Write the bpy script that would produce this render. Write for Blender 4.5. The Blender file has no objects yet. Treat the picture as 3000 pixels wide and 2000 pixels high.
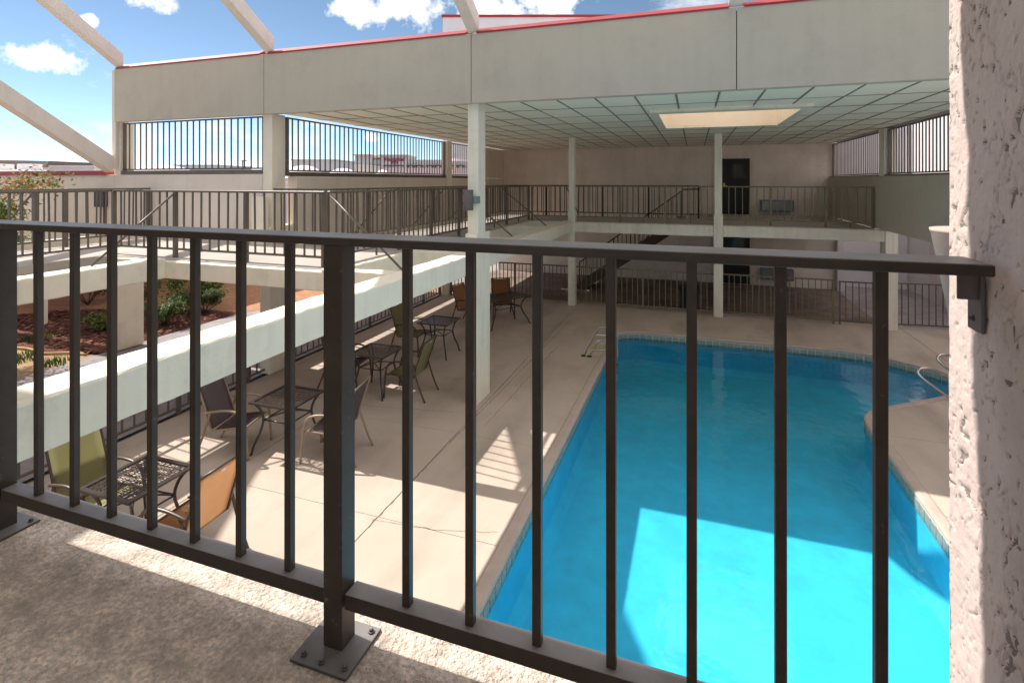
import bpy, bmesh, math, random
from mathutils import Vector, Matrix, noise
from mathutils.geometry import tessellate_polygon
random.seed(7)
R = math.radians
scene = bpy.context.scene
col = scene.collection

# ------------------------------------------------------------------ camera
YAW = math.atan(534 / 1545.0)
EYE = Vector((0.0, 0.0, 3.706))
cam_d = bpy.data.cameras.new('camera')
cam = bpy.data.objects.new('camera', cam_d)
col.objects.link(cam)
cam.location = EYE
cam.rotation_euler = (R(90), 0, YAW)
cam_d.sensor_width = 36.0
cam_d.lens = 36.0 * 1545 / 3000
cam_d.shift_y = -(1000 - 530) / 3000.0
cam_d.clip_start = 0.05
cam_d.clip_end = 2000
scene.camera = cam

# ------------------------------------------------------------------ sky, sun, exposure
SUN = Vector((-0.82, 0.076, 1.0)).normalized()
world = bpy.data.worlds.new('World')
scene.world = world
world.use_nodes = True
wn = world.node_tree
wn.nodes.clear()
wo = wn.nodes.new('ShaderNodeOutputWorld')
bg = wn.nodes.new('ShaderNodeBackground')
sky = wn.nodes.new('ShaderNodeTexSky')
sky.sky_type = 'NISHITA'
sky.sun_disc = False
sky.sun_elevation = math.asin(SUN.z)
sky.sun_rotation = math.atan2(SUN.x, SUN.y) % (2 * math.pi)
sky.air_density = 0.75
sky.altitude = 4000.0
sky.dust_density = 0.0
sky.ozone_density = 1.0
bg.inputs['Strength'].default_value = 0.060
geo = wn.nodes.new('ShaderNodeNewGeometry')   # incoming = direction for a world


def wmath(op, a, b=None, clamp=False):
    n = wn.nodes.new('ShaderNodeMath')
    n.operation = op
    n.use_clamp = clamp
    for i, v in enumerate((a, b)):
        if v is None:
            continue
        if isinstance(v, (int, float)):
            n.inputs[i].default_value = v
        else:
            wn.links.new(v, n.inputs[i])
    return n.outputs[0]


tc = wn.nodes.new('ShaderNodeTexCoord')
dirv = tc.outputs['Generated']
# warped direction for ragged cloud edges
nz = wn.nodes.new('ShaderNodeTexNoise')
nz.inputs['Scale'].default_value = 22.0
nz.inputs['Detail'].default_value = 5.0
nz.inputs['Roughness'].default_value = 0.62
wn.links.new(dirv, nz.inputs['Vector'])
nz2 = wn.nodes.new('ShaderNodeTexNoise')
nz2.inputs['Scale'].default_value = 4.2
nz2.inputs['Detail'].default_value = 6.0
nz2.inputs['Roughness'].default_value = 0.66
mp = wn.nodes.new('ShaderNodeMapping')
mp.inputs['Scale'].default_value = (1.0, 1.0, 2.2)
mp.inputs['Location'].default_value = (0.35, 0.8, 0.1)
wn.links.new(dirv, mp.inputs['Vector'])
wn.links.new(mp.outputs[0], nz2.inputs['Vector'])


def pix_dir(u, v):
    r = (u - 1500) / 1545.0
    d = (v - 530) / 1545.0
    S, C = math.sin(YAW), math.cos(YAW)
    return Vector((-S + r * C, C + r * S, -d)).normalized()


# single small cumulus clouds and one bank: (pixel direction, radius, flattening)
cl = [((120, 160), .034, 1.6), ((168, 176), .034, 1.7), ((75, 152), .02, 2.6),
      ((440, 4), .028, 1.4), ((1060, 35), .055, 2.2), ((1200, 15), .07, 2.1), ((1420, 25), .07, 2.2), ((1620, 5), .07, 2.1),
      ((205, 465), .014, 1.6), ((725, 487), .030, 1.5),
      ((1090, 400), .016, 1.4), ((1350, 455), .024, 1.6), ((260, 62), .011, 1.2)]
acc = None
for (uv, rad, fl) in cl:
    d = pix_dir(*uv)
    sub = wn.nodes.new('ShaderNodeVectorMath')
    sub.operation = 'SUBTRACT'
    wn.links.new(dirv, sub.inputs[0])
    sub.inputs[1].default_value = d
    sc = wn.nodes.new('ShaderNodeVectorMath')
    sc.operation = 'MULTIPLY'
    wn.links.new(sub.outputs[0], sc.inputs[0])
    sc.inputs[1].default_value = (1 / rad, 1 / rad, fl / rad)
    ln = wn.nodes.new('ShaderNodeVectorMath')
    ln.operation = 'LENGTH'
    wn.links.new(sc.outputs[0], ln.inputs[0])
    m = wmath('SUBTRACT', 1.0, ln.outputs['Value'])
    acc = m if acc is None else wmath('MAXIMUM', acc, m)
edge = wmath('MULTIPLY', wmath('SUBTRACT', nz.outputs[0], 0.5), 4.6)
body = wmath('MULTIPLY', wmath('ADD', wmath('MULTIPLY', acc, 1.35), edge), 0.95, clamp=True)
body = wmath('MULTIPLY', body, wmath('MULTIPLY', wmath('ADD', acc, 0.55), 3.0, clamp=True), clamp=True)
sepz = wn.nodes.new('ShaderNodeSeparateXYZ')
wn.links.new(dirv, sepz.inputs[0])
cover = wn.nodes.new('ShaderNodeMapRange')      # cloud added above the view to lift ambient light, denser towards the zenith
cover.interpolation_type = 'SMOOTHSTEP'
cover.inputs['From Min'].default_value = 0.25
cover.inputs['From Max'].default_value = 0.75
cover.inputs['To Min'].default_value = 0.0
cover.inputs['To Max'].default_value = 0.30
wn.links.new(sepz.outputs[2], cover.inputs['Value'])
wisp = wmath('MULTIPLY', wmath('SUBTRACT', wmath('ADD', nz2.outputs[0], cover.outputs[0]), 0.55), 3.2, clamp=True)
mask = wmath('MAXIMUM', body, wmath('MULTIPLY', wisp, 0.8), clamp=True)
ccol = wn.nodes.new('ShaderNodeMix')
ccol.data_type = 'RGBA'
wn.links.new(mask, ccol.inputs['Factor'])
hsv = wn.nodes.new('ShaderNodeHueSaturation')
hsv.inputs['Hue'].default_value = 0.487
hsv.inputs['Saturation'].default_value = 0.92
wn.links.new(sky.outputs[0], hsv.inputs['Color'])
wn.links.new(hsv.outputs[0], ccol.inputs[6])
ccol.inputs[7].default_value = (9.4, 9.0, 8.3, 1)
wn.links.new(ccol.outputs[2], bg.inputs['Color'])
wn.links.new(bg.outputs[0], wo.inputs[0])

sun_d = bpy.data.lights.new('sun', 'SUN')
sun_d.energy = 2.0
sun_d.angle = R(0.53)
sun_d.color = (1.0, 0.95, 0.87)
sun = bpy.data.objects.new('sun', sun_d)
col.objects.link(sun)
sun.rotation_euler = (-SUN).to_track_quat('-Z', 'Y').to_euler()
sun.location = SUN * 60

vs = scene.view_settings
vs.view_transform = 'Standard'
vs.look = 'None'
vs.gamma = 1.0
vs.exposure = 1.66
vs.use_curve_mapping = False
scene.render.engine = 'CYCLES'
cy = scene.cycles
cy.max_bounces = 12
cy.diffuse_bounces = 8
cy.glossy_bounces = 4
cy.transmission_bounces = 6
cy.transparent_max_bounces = 12

# ------------------------------------------------------------------ materials
M = {}


def mat(name, c, rough=0.8, var=0.12, vscale=3.0, bump=0.0, bscale=60.0, bdist=0.004, metal=0.0,
        dirt=None, dscale=1.2, dlo=0.5, dhi=0.7, spec=0.4, stretch=(1, 1, 1), bdetail=6.0, streak=0.0, sscale=(5, 5, .35)):
    m = bpy.data.materials.new(name)
    m.use_nodes = True
    nt = m.node_tree
    b = nt.nodes['Principled BSDF']
    b.inputs['Roughness'].default_value = rough
    b.inputs['Metallic'].default_value = metal
    b.inputs['Specular IOR Level'].default_value = spec
    g = nt.nodes.new('ShaderNodeNewGeometry')
    mapn = nt.nodes.new('ShaderNodeMapping')
    mapn.inputs['Scale'].default_value = stretch
    nt.links.new(g.outputs['Position'], mapn.inputs['Vector'])
    pos = mapn.outputs[0]
    n = nt.nodes.new('ShaderNodeTexNoise')
    n.inputs['Scale'].default_value = vscale
    n.inputs['Detail'].default_value = 5
    n.inputs['Roughness'].default_value = 0.65
    nt.links.new(pos, n.inputs['Vector'])
    rm = nt.nodes.new('ShaderNodeMapRange')
    rm.inputs['From Min'].default_value = 0.3
    rm.inputs['From Max'].default_value = 0.7
    rm.inputs['To Min'].default_value = 1 - var
    rm.inputs['To Max'].default_value = 1 + var
    nt.links.new(n.outputs[0], rm.inputs['Value'])
    vm = nt.nodes.new('ShaderNodeVectorMath')
    vm.operation = 'SCALE'
    vm.inputs[0].default_value = c[:3]
    nt.links.new(rm.outputs[0], vm.inputs['Scale'])
    out = vm.outputs[0]
    if dirt is not None:
        n2 = nt.nodes.new('ShaderNodeTexNoise')
        n2.inputs['Scale'].default_value = dscale
        n2.inputs['Detail'].default_value = 6
        n2.inputs['Roughness'].default_value = 0.7
        nt.links.new(pos, n2.inputs['Vector'])
        r2 = nt.nodes.new('ShaderNodeMapRange')
        r2.inputs['From Min'].default_value = dlo
        r2.inputs['From Max'].default_value = dhi
        nt.links.new(n2.outputs[0], r2.inputs['Value'])
        mx = nt.nodes.new('ShaderNodeMix')
        mx.data_type = 'RGBA'
        nt.links.new(r2.outputs[0], mx.inputs['Factor'])
        nt.links.new(out, mx.inputs[6])
        mx.inputs[7].default_value = (*dirt[:3], 1)
        out = mx.outputs[2]
    if streak > 0:
        m3 = nt.nodes.new('ShaderNodeMapping')
        m3.inputs['Scale'].default_value = sscale
        nt.links.new(g.outputs['Position'], m3.inputs['Vector'])
        n4 = nt.nodes.new('ShaderNodeTexNoise')
        n4.inputs['Scale'].default_value = 1.0
        n4.inputs['Detail'].default_value = 5
        nt.links.new(m3.outputs[0], n4.inputs['Vector'])
        r4 = nt.nodes.new('ShaderNodeMapRange')
        r4.inputs['From Min'].default_value = .48
        r4.inputs['From Max'].default_value = .75
        r4.inputs['To Min'].default_value = 1.0
        r4.inputs['To Max'].default_value = 1.0 - streak
        nt.links.new(n4.outputs[0], r4.inputs['Value'])
        v4 = nt.nodes.new('ShaderNodeVectorMath')
        v4.operation = 'SCALE'
        nt.links.new(out, v4.inputs[0])
        nt.links.new(r4.outputs[0], v4.inputs['Scale'])
        out = v4.outputs[0]
    nt.links.new(out, b.inputs['Base Color'])
    if bump > 0:
        n3 = nt.nodes.new('ShaderNodeTexNoise')
        n3.inputs['Scale'].default_value = bscale
        n3.inputs['Detail'].default_value = bdetail
        nt.links.new(pos, n3.inputs['Vector'])
        bp = nt.nodes.new('ShaderNodeBump')
        bp.inputs['Strength'].default_value = bump
        bp.inputs['Distance'].default_value = bdist
        nt.links.new(n3.outputs[0], bp.inputs['Height'])
        nt.links.new(bp.outputs[0], b.inputs['Normal'])
    M[name] = m
    return m


mat('stucco', (.84, .74, .66), .9, .07, 1.5, .9, 22, .02, dirt=(.70, .60, .53), dscale=.8, dlo=.48, dhi=.8, streak=.10, sscale=(3, 3, .3))
mat('stucco_fine', (.78, .69, .61), .9, .05, 1.2, .5, 90, .004, dirt=(.68, .59, .52), dscale=.8, dlo=.5, dhi=.85, streak=.07)
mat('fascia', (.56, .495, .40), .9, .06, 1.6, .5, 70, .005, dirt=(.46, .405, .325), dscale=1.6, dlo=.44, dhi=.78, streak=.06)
mat('offwhite', (.88, .81, .67), .8, .05, 2.0, .5, 40, .006, dirt=(.62, .56, .48), dscale=1.4, dlo=.56, dhi=.85, streak=.10, sscale=(7, 7, .9))
mat('cream', (.84, .78, .66), .75, .05, 2.0, .4, 40, .004, dirt=(.55, .47, .38), dscale=1.4, dlo=.56, dhi=.85, streak=.14, sscale=(7, 7, .9))
mat('lilac_wall', (.72, .68, .70), .9, .05, 1.2, .8, 26, .015)
mat('pillar', (.60, .49, .45), .92, .06, 6, .5, 160, .003)
mat('tile_panel', (.93, .895, .74), .85, .03, .9, .15, 200, .001, dirt=(.84, .81, .67), dscale=.45, dlo=.5, dhi=.9)
mat('grid_tee', (.30, .27, .215), .6, .1)
mat('grid_metal', (.16, .15, .13), .6, .1)
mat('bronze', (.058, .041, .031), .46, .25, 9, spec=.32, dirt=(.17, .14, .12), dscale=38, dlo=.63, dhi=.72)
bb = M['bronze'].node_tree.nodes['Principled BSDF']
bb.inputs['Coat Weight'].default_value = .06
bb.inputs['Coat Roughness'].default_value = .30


def pale_top(name, pale_col, amount):
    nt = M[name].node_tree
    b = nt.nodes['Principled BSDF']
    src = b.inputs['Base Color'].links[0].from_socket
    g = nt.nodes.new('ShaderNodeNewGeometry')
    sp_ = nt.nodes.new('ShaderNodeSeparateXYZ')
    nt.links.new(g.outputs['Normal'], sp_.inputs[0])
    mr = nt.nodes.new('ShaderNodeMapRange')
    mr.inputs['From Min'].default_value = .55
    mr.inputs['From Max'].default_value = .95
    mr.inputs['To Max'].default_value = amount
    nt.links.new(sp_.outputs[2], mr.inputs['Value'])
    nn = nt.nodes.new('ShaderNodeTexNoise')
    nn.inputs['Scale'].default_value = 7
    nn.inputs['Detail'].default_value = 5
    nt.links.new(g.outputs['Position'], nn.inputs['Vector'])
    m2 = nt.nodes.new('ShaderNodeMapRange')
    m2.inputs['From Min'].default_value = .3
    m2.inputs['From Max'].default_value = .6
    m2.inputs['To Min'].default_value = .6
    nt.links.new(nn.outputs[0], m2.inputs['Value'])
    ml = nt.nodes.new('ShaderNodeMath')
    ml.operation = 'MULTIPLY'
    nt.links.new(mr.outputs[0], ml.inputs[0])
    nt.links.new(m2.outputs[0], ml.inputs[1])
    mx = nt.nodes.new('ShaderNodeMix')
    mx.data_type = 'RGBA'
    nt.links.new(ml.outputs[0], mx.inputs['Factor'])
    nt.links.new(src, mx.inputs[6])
    mx.inputs[7].default_value = (*pale_col, 1)
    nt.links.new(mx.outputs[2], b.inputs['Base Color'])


pale_top('bronze', (.26, .24, .24), .95)  # upward faces of the bronze are mixed towards pale grey
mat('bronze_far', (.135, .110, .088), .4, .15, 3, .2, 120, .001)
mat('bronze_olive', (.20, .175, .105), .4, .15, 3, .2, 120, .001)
mat('black_metal', (.012, .011, .010), .45, .2, 4)
mat('red_flashing', (.33, .030, .036), .5, .12, 1.5, spec=.4)
mat('deck', (.545, .445, .375), .88, .10, 2.2, .6, 130, .004, dirt=(.40, .32, .26), dscale=1.1, dlo=.47, dhi=.80, streak=.28, sscale=(1.6, .5, 1))
mat('deck_base', (.16, .13, .11), .95, .2, 6)
mat('coping', (.50, .39, .34), .85, .10, 4, .5, 90, .004, dirt=(.40, .36, .28), dscale=1.5, dlo=.55, dhi=.8)
mat('plaster_blue', (.06, .545, .755), .7, .12, 3.0)  # random mottle in the colour stands in for caustic ripples
mat('near_floor', (.88, .72, .615), .9, .42, 75, 1.0, 95, .018, dirt=(.44, .36, .305), dscale=9, dlo=.40, dhi=.72, bdetail=10)
mat('walk_floor', (.47, .42, .385), .85, .10, 1.2, .4, 60, .004, dirt=(.36, .32, .29), dscale=.8, dlo=.5, dhi=.8)
mat('asphalt', (.26, .245, .23), .95, .25, 8, .7, 60, .01, dirt=(.18, .17, .16), dscale=.5, dlo=.5, dhi=.7)
mat('patio', (.34, .30, .31), .92, .2, 3, .5, 50, .01, dirt=(.20, .17, .17), dscale=.7, dlo=.45, dhi=.75)
mat('dirt', (.40, .27, .15), .95, .25, 4, .8, 30, .03, dirt=(.26, .16, .09), dscale=1.5, dlo=.45, dhi=.7)
mat('mulch', (.13, .042, .026), .95, .45, 14, 1.0, 40, .03)
mat('chip_a', (.17, .055, .033), .9, .4, 20)
mat('chip_b', (.075, .028, .02), .9, .4, 20)
mat('chip_c', (.28, .13, .09), .9, .4, 20)
mat('grass', (.06, .11, .022), .8, .4, 10)
mat('bark', (.12, .085, .06), .95, .3, 12, .8, 40, .01)
mat('leaf_green', (.10, .16, .035), .6, .4, 6)
mat('leaf_light', (.26, .28, .07), .6, .35, 6)
mat('leaf_dark', (.045, .075, .02), .6, .4, 6)
mat('leaf_orange', (.46, .22, .11), .6, .35, 6)
mat('sling_olive', (.40, .38, .20), .75, .05, 3, .6, 700, .0008)
mat('sling_orange', (.50, .31, .17), .75, .06, 3, .6, 700, .0008)
mat('sling_purple', (.20, .155, .165), .75, .07, 3, .6, 700, .0008)
mat('frame_bronze', (.085, .05, .036), .35, .2, 8, spec=.6)
mat('frame_tan', (.32, .235, .15), .4, .15, 8, spec=.6)
mat('table_cast', (.035, .025, .024), .28, .3, 30, .3, 200, .001, spec=.7)
mat('steel', (.62, .60, .56), .22, .05, 5, metal=1.0)
mat('ac_metal', (.16, .19, .24), .4, .1, 3, metal=.3)
mat('door_dark', (.014, .010, .009), .4, .2, 3)
mat('brass', (.5, .33, .08), .3, .1, metal=1.0)
mat('shaft_cream', (.86, .75, .62), .8, .04, 2)
mat('white_paint', (.78, .76, .74), .7, .04, 3)
mat('cone_pink', (.50, .41, .37), .8, .06, 8, .3, 120, .002, dirt=(.42, .34, .30), dscale=5, dlo=.52, dhi=.8)
mat('yellow', (.60, .45, .05), .5, .1)
mat('hotel_grey', (.66, .60, .60), .9, .05)
mat('hotel_pink', (.80, .56, .57), .9, .05)
mat('hotel_trim', (.78, .58, .40), .9, .05)
mat('sign_red', (.42, .03, .06), .5, .05)
mat('glass_dark', (.05, .05, .06), .1, .05)
mat('shingle', (.20, .14, .12), .9, .3, 10)
mat('roof_white', (.78, .70, .72), .8, .05, 1)
mat('hose', (.45, .28, .11), .7, .1)
mat('fixture', (.15, .12, .115), .5, .1, 8)
mat('teal', (.20, .27, .26), .3, .05)
mat('sheet_purple', (.08, .055, .07), .6, .2, 3)
mat('black_plastic', (.01, .01, .01), .5, .1)
mat('stair_brown', (.10, .065, .045), .7, .2, 4)


for k in ('sling_olive', 'sling_orange', 'sling_purple', 'leaf_green', 'leaf_light', 'leaf_dark', 'leaf_orange', 'grass'):
    nt = M[k].node_tree
    b_ = nt.nodes['Principled BSDF']
    o_ = nt.nodes['Material Output']
    tl_ = nt.nodes.new('ShaderNodeBsdfTranslucent')
    nt.links.new(b_.inputs['Base Color'].links[0].from_socket, tl_.inputs[0])
    mx_ = nt.nodes.new('ShaderNodeMixShader')
    mx_.inputs[0].default_value = .35
    nt.links.new(b_.outputs[0], mx_.inputs[1])
    nt.links.new(tl_.outputs[0], mx_.inputs[2])
    nt.links.new(mx_.outputs[0], o_.inputs[0])


def tile_mat():
    m = mat('pool_tile', (.30, .33, .30), .25, .25, 30, spec=.6)
    return m


tile_mat()
mat('grout', (.62, .60, .52), .9, .06, 9)


def brick_mat():
    m = bpy.data.materials.new('brick_pavers')
    m.use_nodes = True
    nt = m.node_tree
    b = nt.nodes['Principled BSDF']
    b.inputs['Roughness'].default_value = .9
    g = nt.nodes.new('ShaderNodeNewGeometry')
    t = nt.nodes.new('ShaderNodeTexBrick')
    t.inputs['Scale'].default_value = 1.0
    t.inputs['Brick Width'].default_value = .21
    t.inputs['Row Height'].default_value = .105
    t.inputs['Mortar Size'].default_value = .006
    t.inputs['Color1'].default_value = (.46, .23, .12, 1)
    t.inputs['Color2'].default_value = (.36, .17, .085, 1)
    t.inputs['Mortar'].default_value = (.24, .13, .08, 1)
    nt.links.new(g.outputs['Position'], t.inputs['Vector'])
    nt.links.new(t.outputs[0], b.inputs['Base Color'])
    bp = nt.nodes.new('ShaderNodeBump')
    bp.inputs['Strength'].default_value = .5
    bp.inputs['Distance'].default_value = .006
    bp.invert = True
    nt.links.new(t.outputs['Fac'], bp.inputs['Height'])
    nt.links.new(bp.outputs[0], b.inputs['Normal'])
    M['brick_pavers'] = m


brick_mat()


def water_mat():
    m = bpy.data.materials.new('water')
    m.use_nodes = True
    nt = m.node_tree
    nt.nodes.clear()
    o = nt.nodes.new('ShaderNodeOutputMaterial')
    tr = nt.nodes.new('ShaderNodeBsdfTransparent')
    tr.inputs[0].default_value = (.80, .96, .99, 1)
    gl = nt.nodes.new('ShaderNodeBsdfGlossy')
    gl.inputs['Roughness'].default_value = .03
    fr = nt.nodes.new('ShaderNodeFresnel')
    fr.inputs['IOR'].default_value = 1.33
    mx = nt.nodes.new('ShaderNodeMixShader')
    g = nt.nodes.new('ShaderNodeNewGeometry')
    n = nt.nodes.new('ShaderNodeTexNoise')
    n.inputs['Scale'].default_value = 3.0
    n.inputs['Detail'].default_value = 3
    nt.links.new(g.outputs['Position'], n.inputs['Vector'])
    bp = nt.nodes.new('ShaderNodeBump')
    bp.inputs['Strength'].default_value = .45
    bp.inputs['Distance'].default_value = .025
    nt.links.new(n.outputs[0], bp.inputs['Height'])
    nt.links.new(bp.outputs[0], gl.inputs['Normal'])
    nt.links.new(bp.outputs[0], fr.inputs['Normal'])
    nt.links.new(fr.outputs[0], mx.inputs[0])
    nt.links.new(tr.outputs[0], mx.inputs[1])
    nt.links.new(gl.outputs[0], mx.inputs[2])
    nt.links.new(mx.outputs[0], o.inputs[0])
    M['water'] = m


water_mat()


def simple_translucent():
    m = bpy.data.materials.new('acrylic')
    m.use_nodes = True
    nt = m.node_tree
    nt.nodes.clear()
    o = nt.nodes.new('ShaderNodeOutputMaterial')
    t = nt.nodes.new('ShaderNodeBsdfTranslucent')
    t.inputs[0].default_value = (.85, .80, .74, 1)
    nt.links.new(t.outputs[0], o.inputs[0])
    M['acrylic'] = m


simple_translucent()


# ------------------------------------------------------------------ builders
def mesh_from(bm, name, smooth=False):
    me = bpy.data.meshes.new(name)
    bm.normal_update()
    bm.to_mesh(me)
    bm.free()
    if smooth:
        for p in me.polygons:
            p.use_smooth = True
    return me


def link(name, me, m=None, parent=None, loc=(0, 0, 0), rot=(0, 0, 0)):
    o = bpy.data.objects.new(name, me)
    col.objects.link(o)
    if m is not None and me is not None and not me.materials:
        me.materials.append(M[m])
    o.location = loc
    o.rotation_euler = rot
    if parent is not None:
        o.parent = parent
    return o


def tag(o, label, cat, group=None):
    o['label'] = label
    o['category'] = cat
    if group:
        o['group'] = group
    return o


def thing(name, label, cat, loc=(0, 0, 0), rotz=0.0, group=None):
    o = bpy.data.objects.new(name, None)
    col.objects.link(o)
    o.empty_display_size = .1
    o.location = loc
    o.rotation_euler = (0, 0, rotz)
    return tag(o, label, cat, group)


def structure(o):
    o['kind'] = 'structure'
    return o


def bm_box(bm, x0, y0, z0, x1, y1, z1, mi=0):
    v = [bm.verts.new(p) for p in ((x0, y0, z0), (x1, y0, z0), (x1, y1, z0), (x0, y1, z0),
                                   (x0, y0, z1), (x1, y0, z1), (x1, y1, z1), (x0, y1, z1))]
    fs = []
    for f in ((0, 3, 2, 1), (4, 5, 6, 7), (0, 1, 5, 4), (1, 2, 6, 5), (2, 3, 7, 6), (3, 0, 4, 7)):
        fc = bm.faces.new([v[i] for i in f])
        fc.material_index = mi
        fs.append(fc)
    return v


def box_mesh(name, *boxes, bev=0.0, seg=2):
    bm = bmesh.new()
    for b in boxes:
        bm_box(bm, *b)
    if bev > 0:
        bmesh.ops.bevel(bm, geom=list(bm.edges), offset=bev, segments=seg, affect='EDGES', profile=.6)
    return mesh_from(bm, name)


def bm_tube(bm, pts, r, n=8, cap=True, flat=1.0):
    """tube through points; r number or list"""
    pts = [Vector(p) for p in pts]
    rings = []
    k = len(pts)
    prev = None
    for i, p in enumerate(pts):
        t = (pts[min(i + 1, k - 1)] - pts[max(i - 1, 0)]).normalized()
        if prev is None:
            a = Vector((0, 0, 1)) if abs(t.z) < .9 else Vector((0, 1, 0))
            u = t.cross(a).normalized()
        else:
            u = (prev - t * prev.dot(t)).normalized()
        prev = u
        w = t.cross(u)
        rr = r[i] if isinstance(r, (list, tuple)) else r
        rings.append([bm.verts.new(p + (u * math.cos(2 * math.pi * j / n) + w * math.sin(2 * math.pi * j / n) * flat) * rr)
                      for j in range(n)])
    for a, b in zip(rings[:-1], rings[1:]):
        for j in range(n):
            f = bm.faces.new((a[j], a[(j + 1) % n], b[(j + 1) % n], b[j]))
            f.smooth = True
    if cap:
        bm.faces.new(list(reversed(rings[0])))
        bm.faces.new(rings[-1])


def tube_mesh(name, paths, r, n=8, flat=1.0):
    bm = bmesh.new()
    for p in paths:
        bm_tube(bm, p, r, n, flat=flat)
    bmesh.ops.recalc_face_normals(bm, faces=list(bm.faces))
    return mesh_from(bm, name)


def smooth_path(pts, n=6):
    """Catmull-Rom through points"""
    P = [Vector(p) for p in pts]
    P = [P[0] * 2 - P[1]] + P + [P[-1] * 2 - P[-2]]
    out = []
    for i in range(1, len(P) - 2):
        for j in range(n):
            t = j / n
            a, b, c, d = P[i - 1], P[i], P[i + 1], P[i + 2]
            out.append(.5 * ((2 * b) + (c - a) * t + (2 * a - 5 * b + 4 * c - d) * t * t + (3 * b - a - 3 * c + d) * t ** 3))
    out.append(P[-2])
    return out


def bm_bar(bm, a, b, w, h):
    """rectangular bar from a to b (w horizontal-ish, h the other way)"""
    a, b = Vector(a), Vector(b)
    t = (b - a).normalized()
    up = Vector((0, 0, 1)) if abs(t.z) < .95 else Vector((0, 1, 0))
    s = t.cross(up).normalized()
    u = s.cross(t).normalized()
    vs_ = []
    for p in (a, b):
        for (i, j) in ((-1, -1), (1, -1), (1, 1), (-1, 1)):
            vs_.append(bm.verts.new(p + s * i * w / 2 + u * j * h / 2))
    for f in ((3, 2, 1, 0), (4, 5, 6, 7), (0, 1, 5, 4), (1, 2, 6, 5), (2, 3, 7, 6), (3, 0, 4, 7)):
        bm.faces.new([vs_[i] for i in f])


def bar_mesh(name, *bars):
    bm = bmesh.new()
    for b in bars:
        bm_bar(bm, *b)
    bmesh.ops.recalc_face_normals(bm, faces=list(bm.faces))
    return mesh_from(bm, name)


def poly_sheet(name, loops, z):
    """flat polygon with holes"""
    vv = [[Vector((x, y, 0)) for x, y in lp] for lp in loops]
    flat = [p for lp in vv for p in lp]
    tri = tessellate_polygon(vv)
    bm = bmesh.new()
    bv = [bm.verts.new((p.x, p.y, z)) for p in flat]
    for t in tri:
        try:
            bm.faces.new([bv[i] for i in t])
        except ValueError:
            pass
    bmesh.ops.recalc_face_normals(bm, faces=list(bm.faces))
    for f in bm.faces:
        f.normal_update()
    if sum(f.normal.z for f in bm.faces) < 0:
        bmesh.ops.reverse_faces(bm, faces=list(bm.faces))
    return bm


def block(name, label, cat, m, x0, y0, z0, x1, y1, z1, bev=.012, group=None, parent=None):
    """single-mesh thing whose origin is at its base centre"""
    cx, cyy = (x0 + x1) / 2, (y0 + y1) / 2
    me = box_mesh(name, (x0 - cx, y0 - cyy, 0, x1 - cx, y1 - cyy, z1 - z0), bev=bev)
    o = link(name, me, m, None, (cx, cyy, z0))
    if label:
        tag(o, label, cat, group)
    return o


F2 = 2.49       # second floor
CEIL = 5.0

# ------------------------------------------------------------------ ground and pool
POOL = []


def arc(cx, cy, r, a0, a1, n):
    return [(cx + r * math.cos(R(a0 + (a1 - a0) * i / n)), cy + r * math.sin(R(a0 + (a1 - a0) * i / n))) for i in range(n + 1)]


# the lobe on the right continues beyond the near pillar: simple closed outline without self crossing
POOL = [(-1.76, 1.6), (2.50, 1.6), (2.50, 5.0), (2.50, 9.15), (2.50, 9.38), (2.52, 9.58), (2.58, 9.77), (2.68, 9.94),
        (2.82, 10.08), (3.02, 10.23), (4.15, 11.10), (5.3, 11.95), (5.42, 12.10), (5.36, 12.22),
        (5.2, 12.2), (4.95, 12.12), (4.75, 12.2), (4.5, 12.42), (4.2, 12.72), (3.85, 13.0), (3.5, 13.18), (3.05, 13.27),
        (1.0, 13.26)] + arc(-1.30, 12.80, .46, 90, 180, 7)


def offset_poly(P, d):
    out = []
    n = len(P)
    for i in range(n):
        a, b, c = Vector(P[i - 1]), Vector(P[i]), Vector(P[(i + 1) % n])
        e1, e2 = (b - a).normalized(), (c - b).normalized()
        n1, n2 = Vector((e1.y, -e1.x)), Vector((e2.y, -e2.x))
        m = (n1 + n2)
        m = m / max(m.dot(n1), .6)
        out.append(tuple(b + m * d))
    return out


POOL_O = offset_poly(POOL, .13)          # outer edge of the coping
DX0, DX1, DY0, DY1 = -7.72, 6.4, 1.0, 15.95

# big ground with a hole where the deck stands
bm = poly_sheet('ground', [[(-500, -300), (500, -300), (500, 700), (-500, 700)],
                           [(DX0 + .1, DY0 + .1), (DX0 + .1, DY1 - .1), (DX1 - .1, DY1 - .1), (DX1 - .1, DY0 + .1)]], -.06)
structure(link('ground', mesh_from(bm, 'ground'), 'asphalt'))

# deck: bed with slabs on it, joints are gaps between slabs
deck = structure(thing('pool_deck', 'x', 'x'))
del deck['label'], deck['category']
bm = poly_sheet('bed', [[(DX0, DY0), (DX1, DY0), (DX1, DY1), (DX0, DY1)], list(reversed(POOL_O))], -.022)
link('deck_bed', mesh_from(bm, 'bed'), 'deck_base', deck)
bm = poly_sheet('slab', [[(DX0, DY0), (DX1, DY0), (DX1, DY1), (DX0, DY1)], list(reversed(POOL_O))], 0)
cuts = [((1, 0, 0), x) for x in (-5.6, -3.30, 4.9)] + [((0, 1, 0), y) for y in (2.95, 5.02, 7.07, 9.05, 11.1, 13.62)]
for nrm, d in cuts:
    w = .012 if nrm[0] else .006
    for s in (-1, 1):
        bmesh.ops.bisect_plane(bm, geom=list(bm.verts) + list(bm.edges) + list(bm.faces),
                               plane_co=Vector(nrm) * (d + s * w / 2), plane_no=nrm)
    kill = [f for f in bm.faces if abs(f.calc_center_median().dot(Vector(nrm)) - d) < w / 2]
    bmesh.ops.delete(bm, geom=kill, context='FACES')
islands = []
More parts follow.
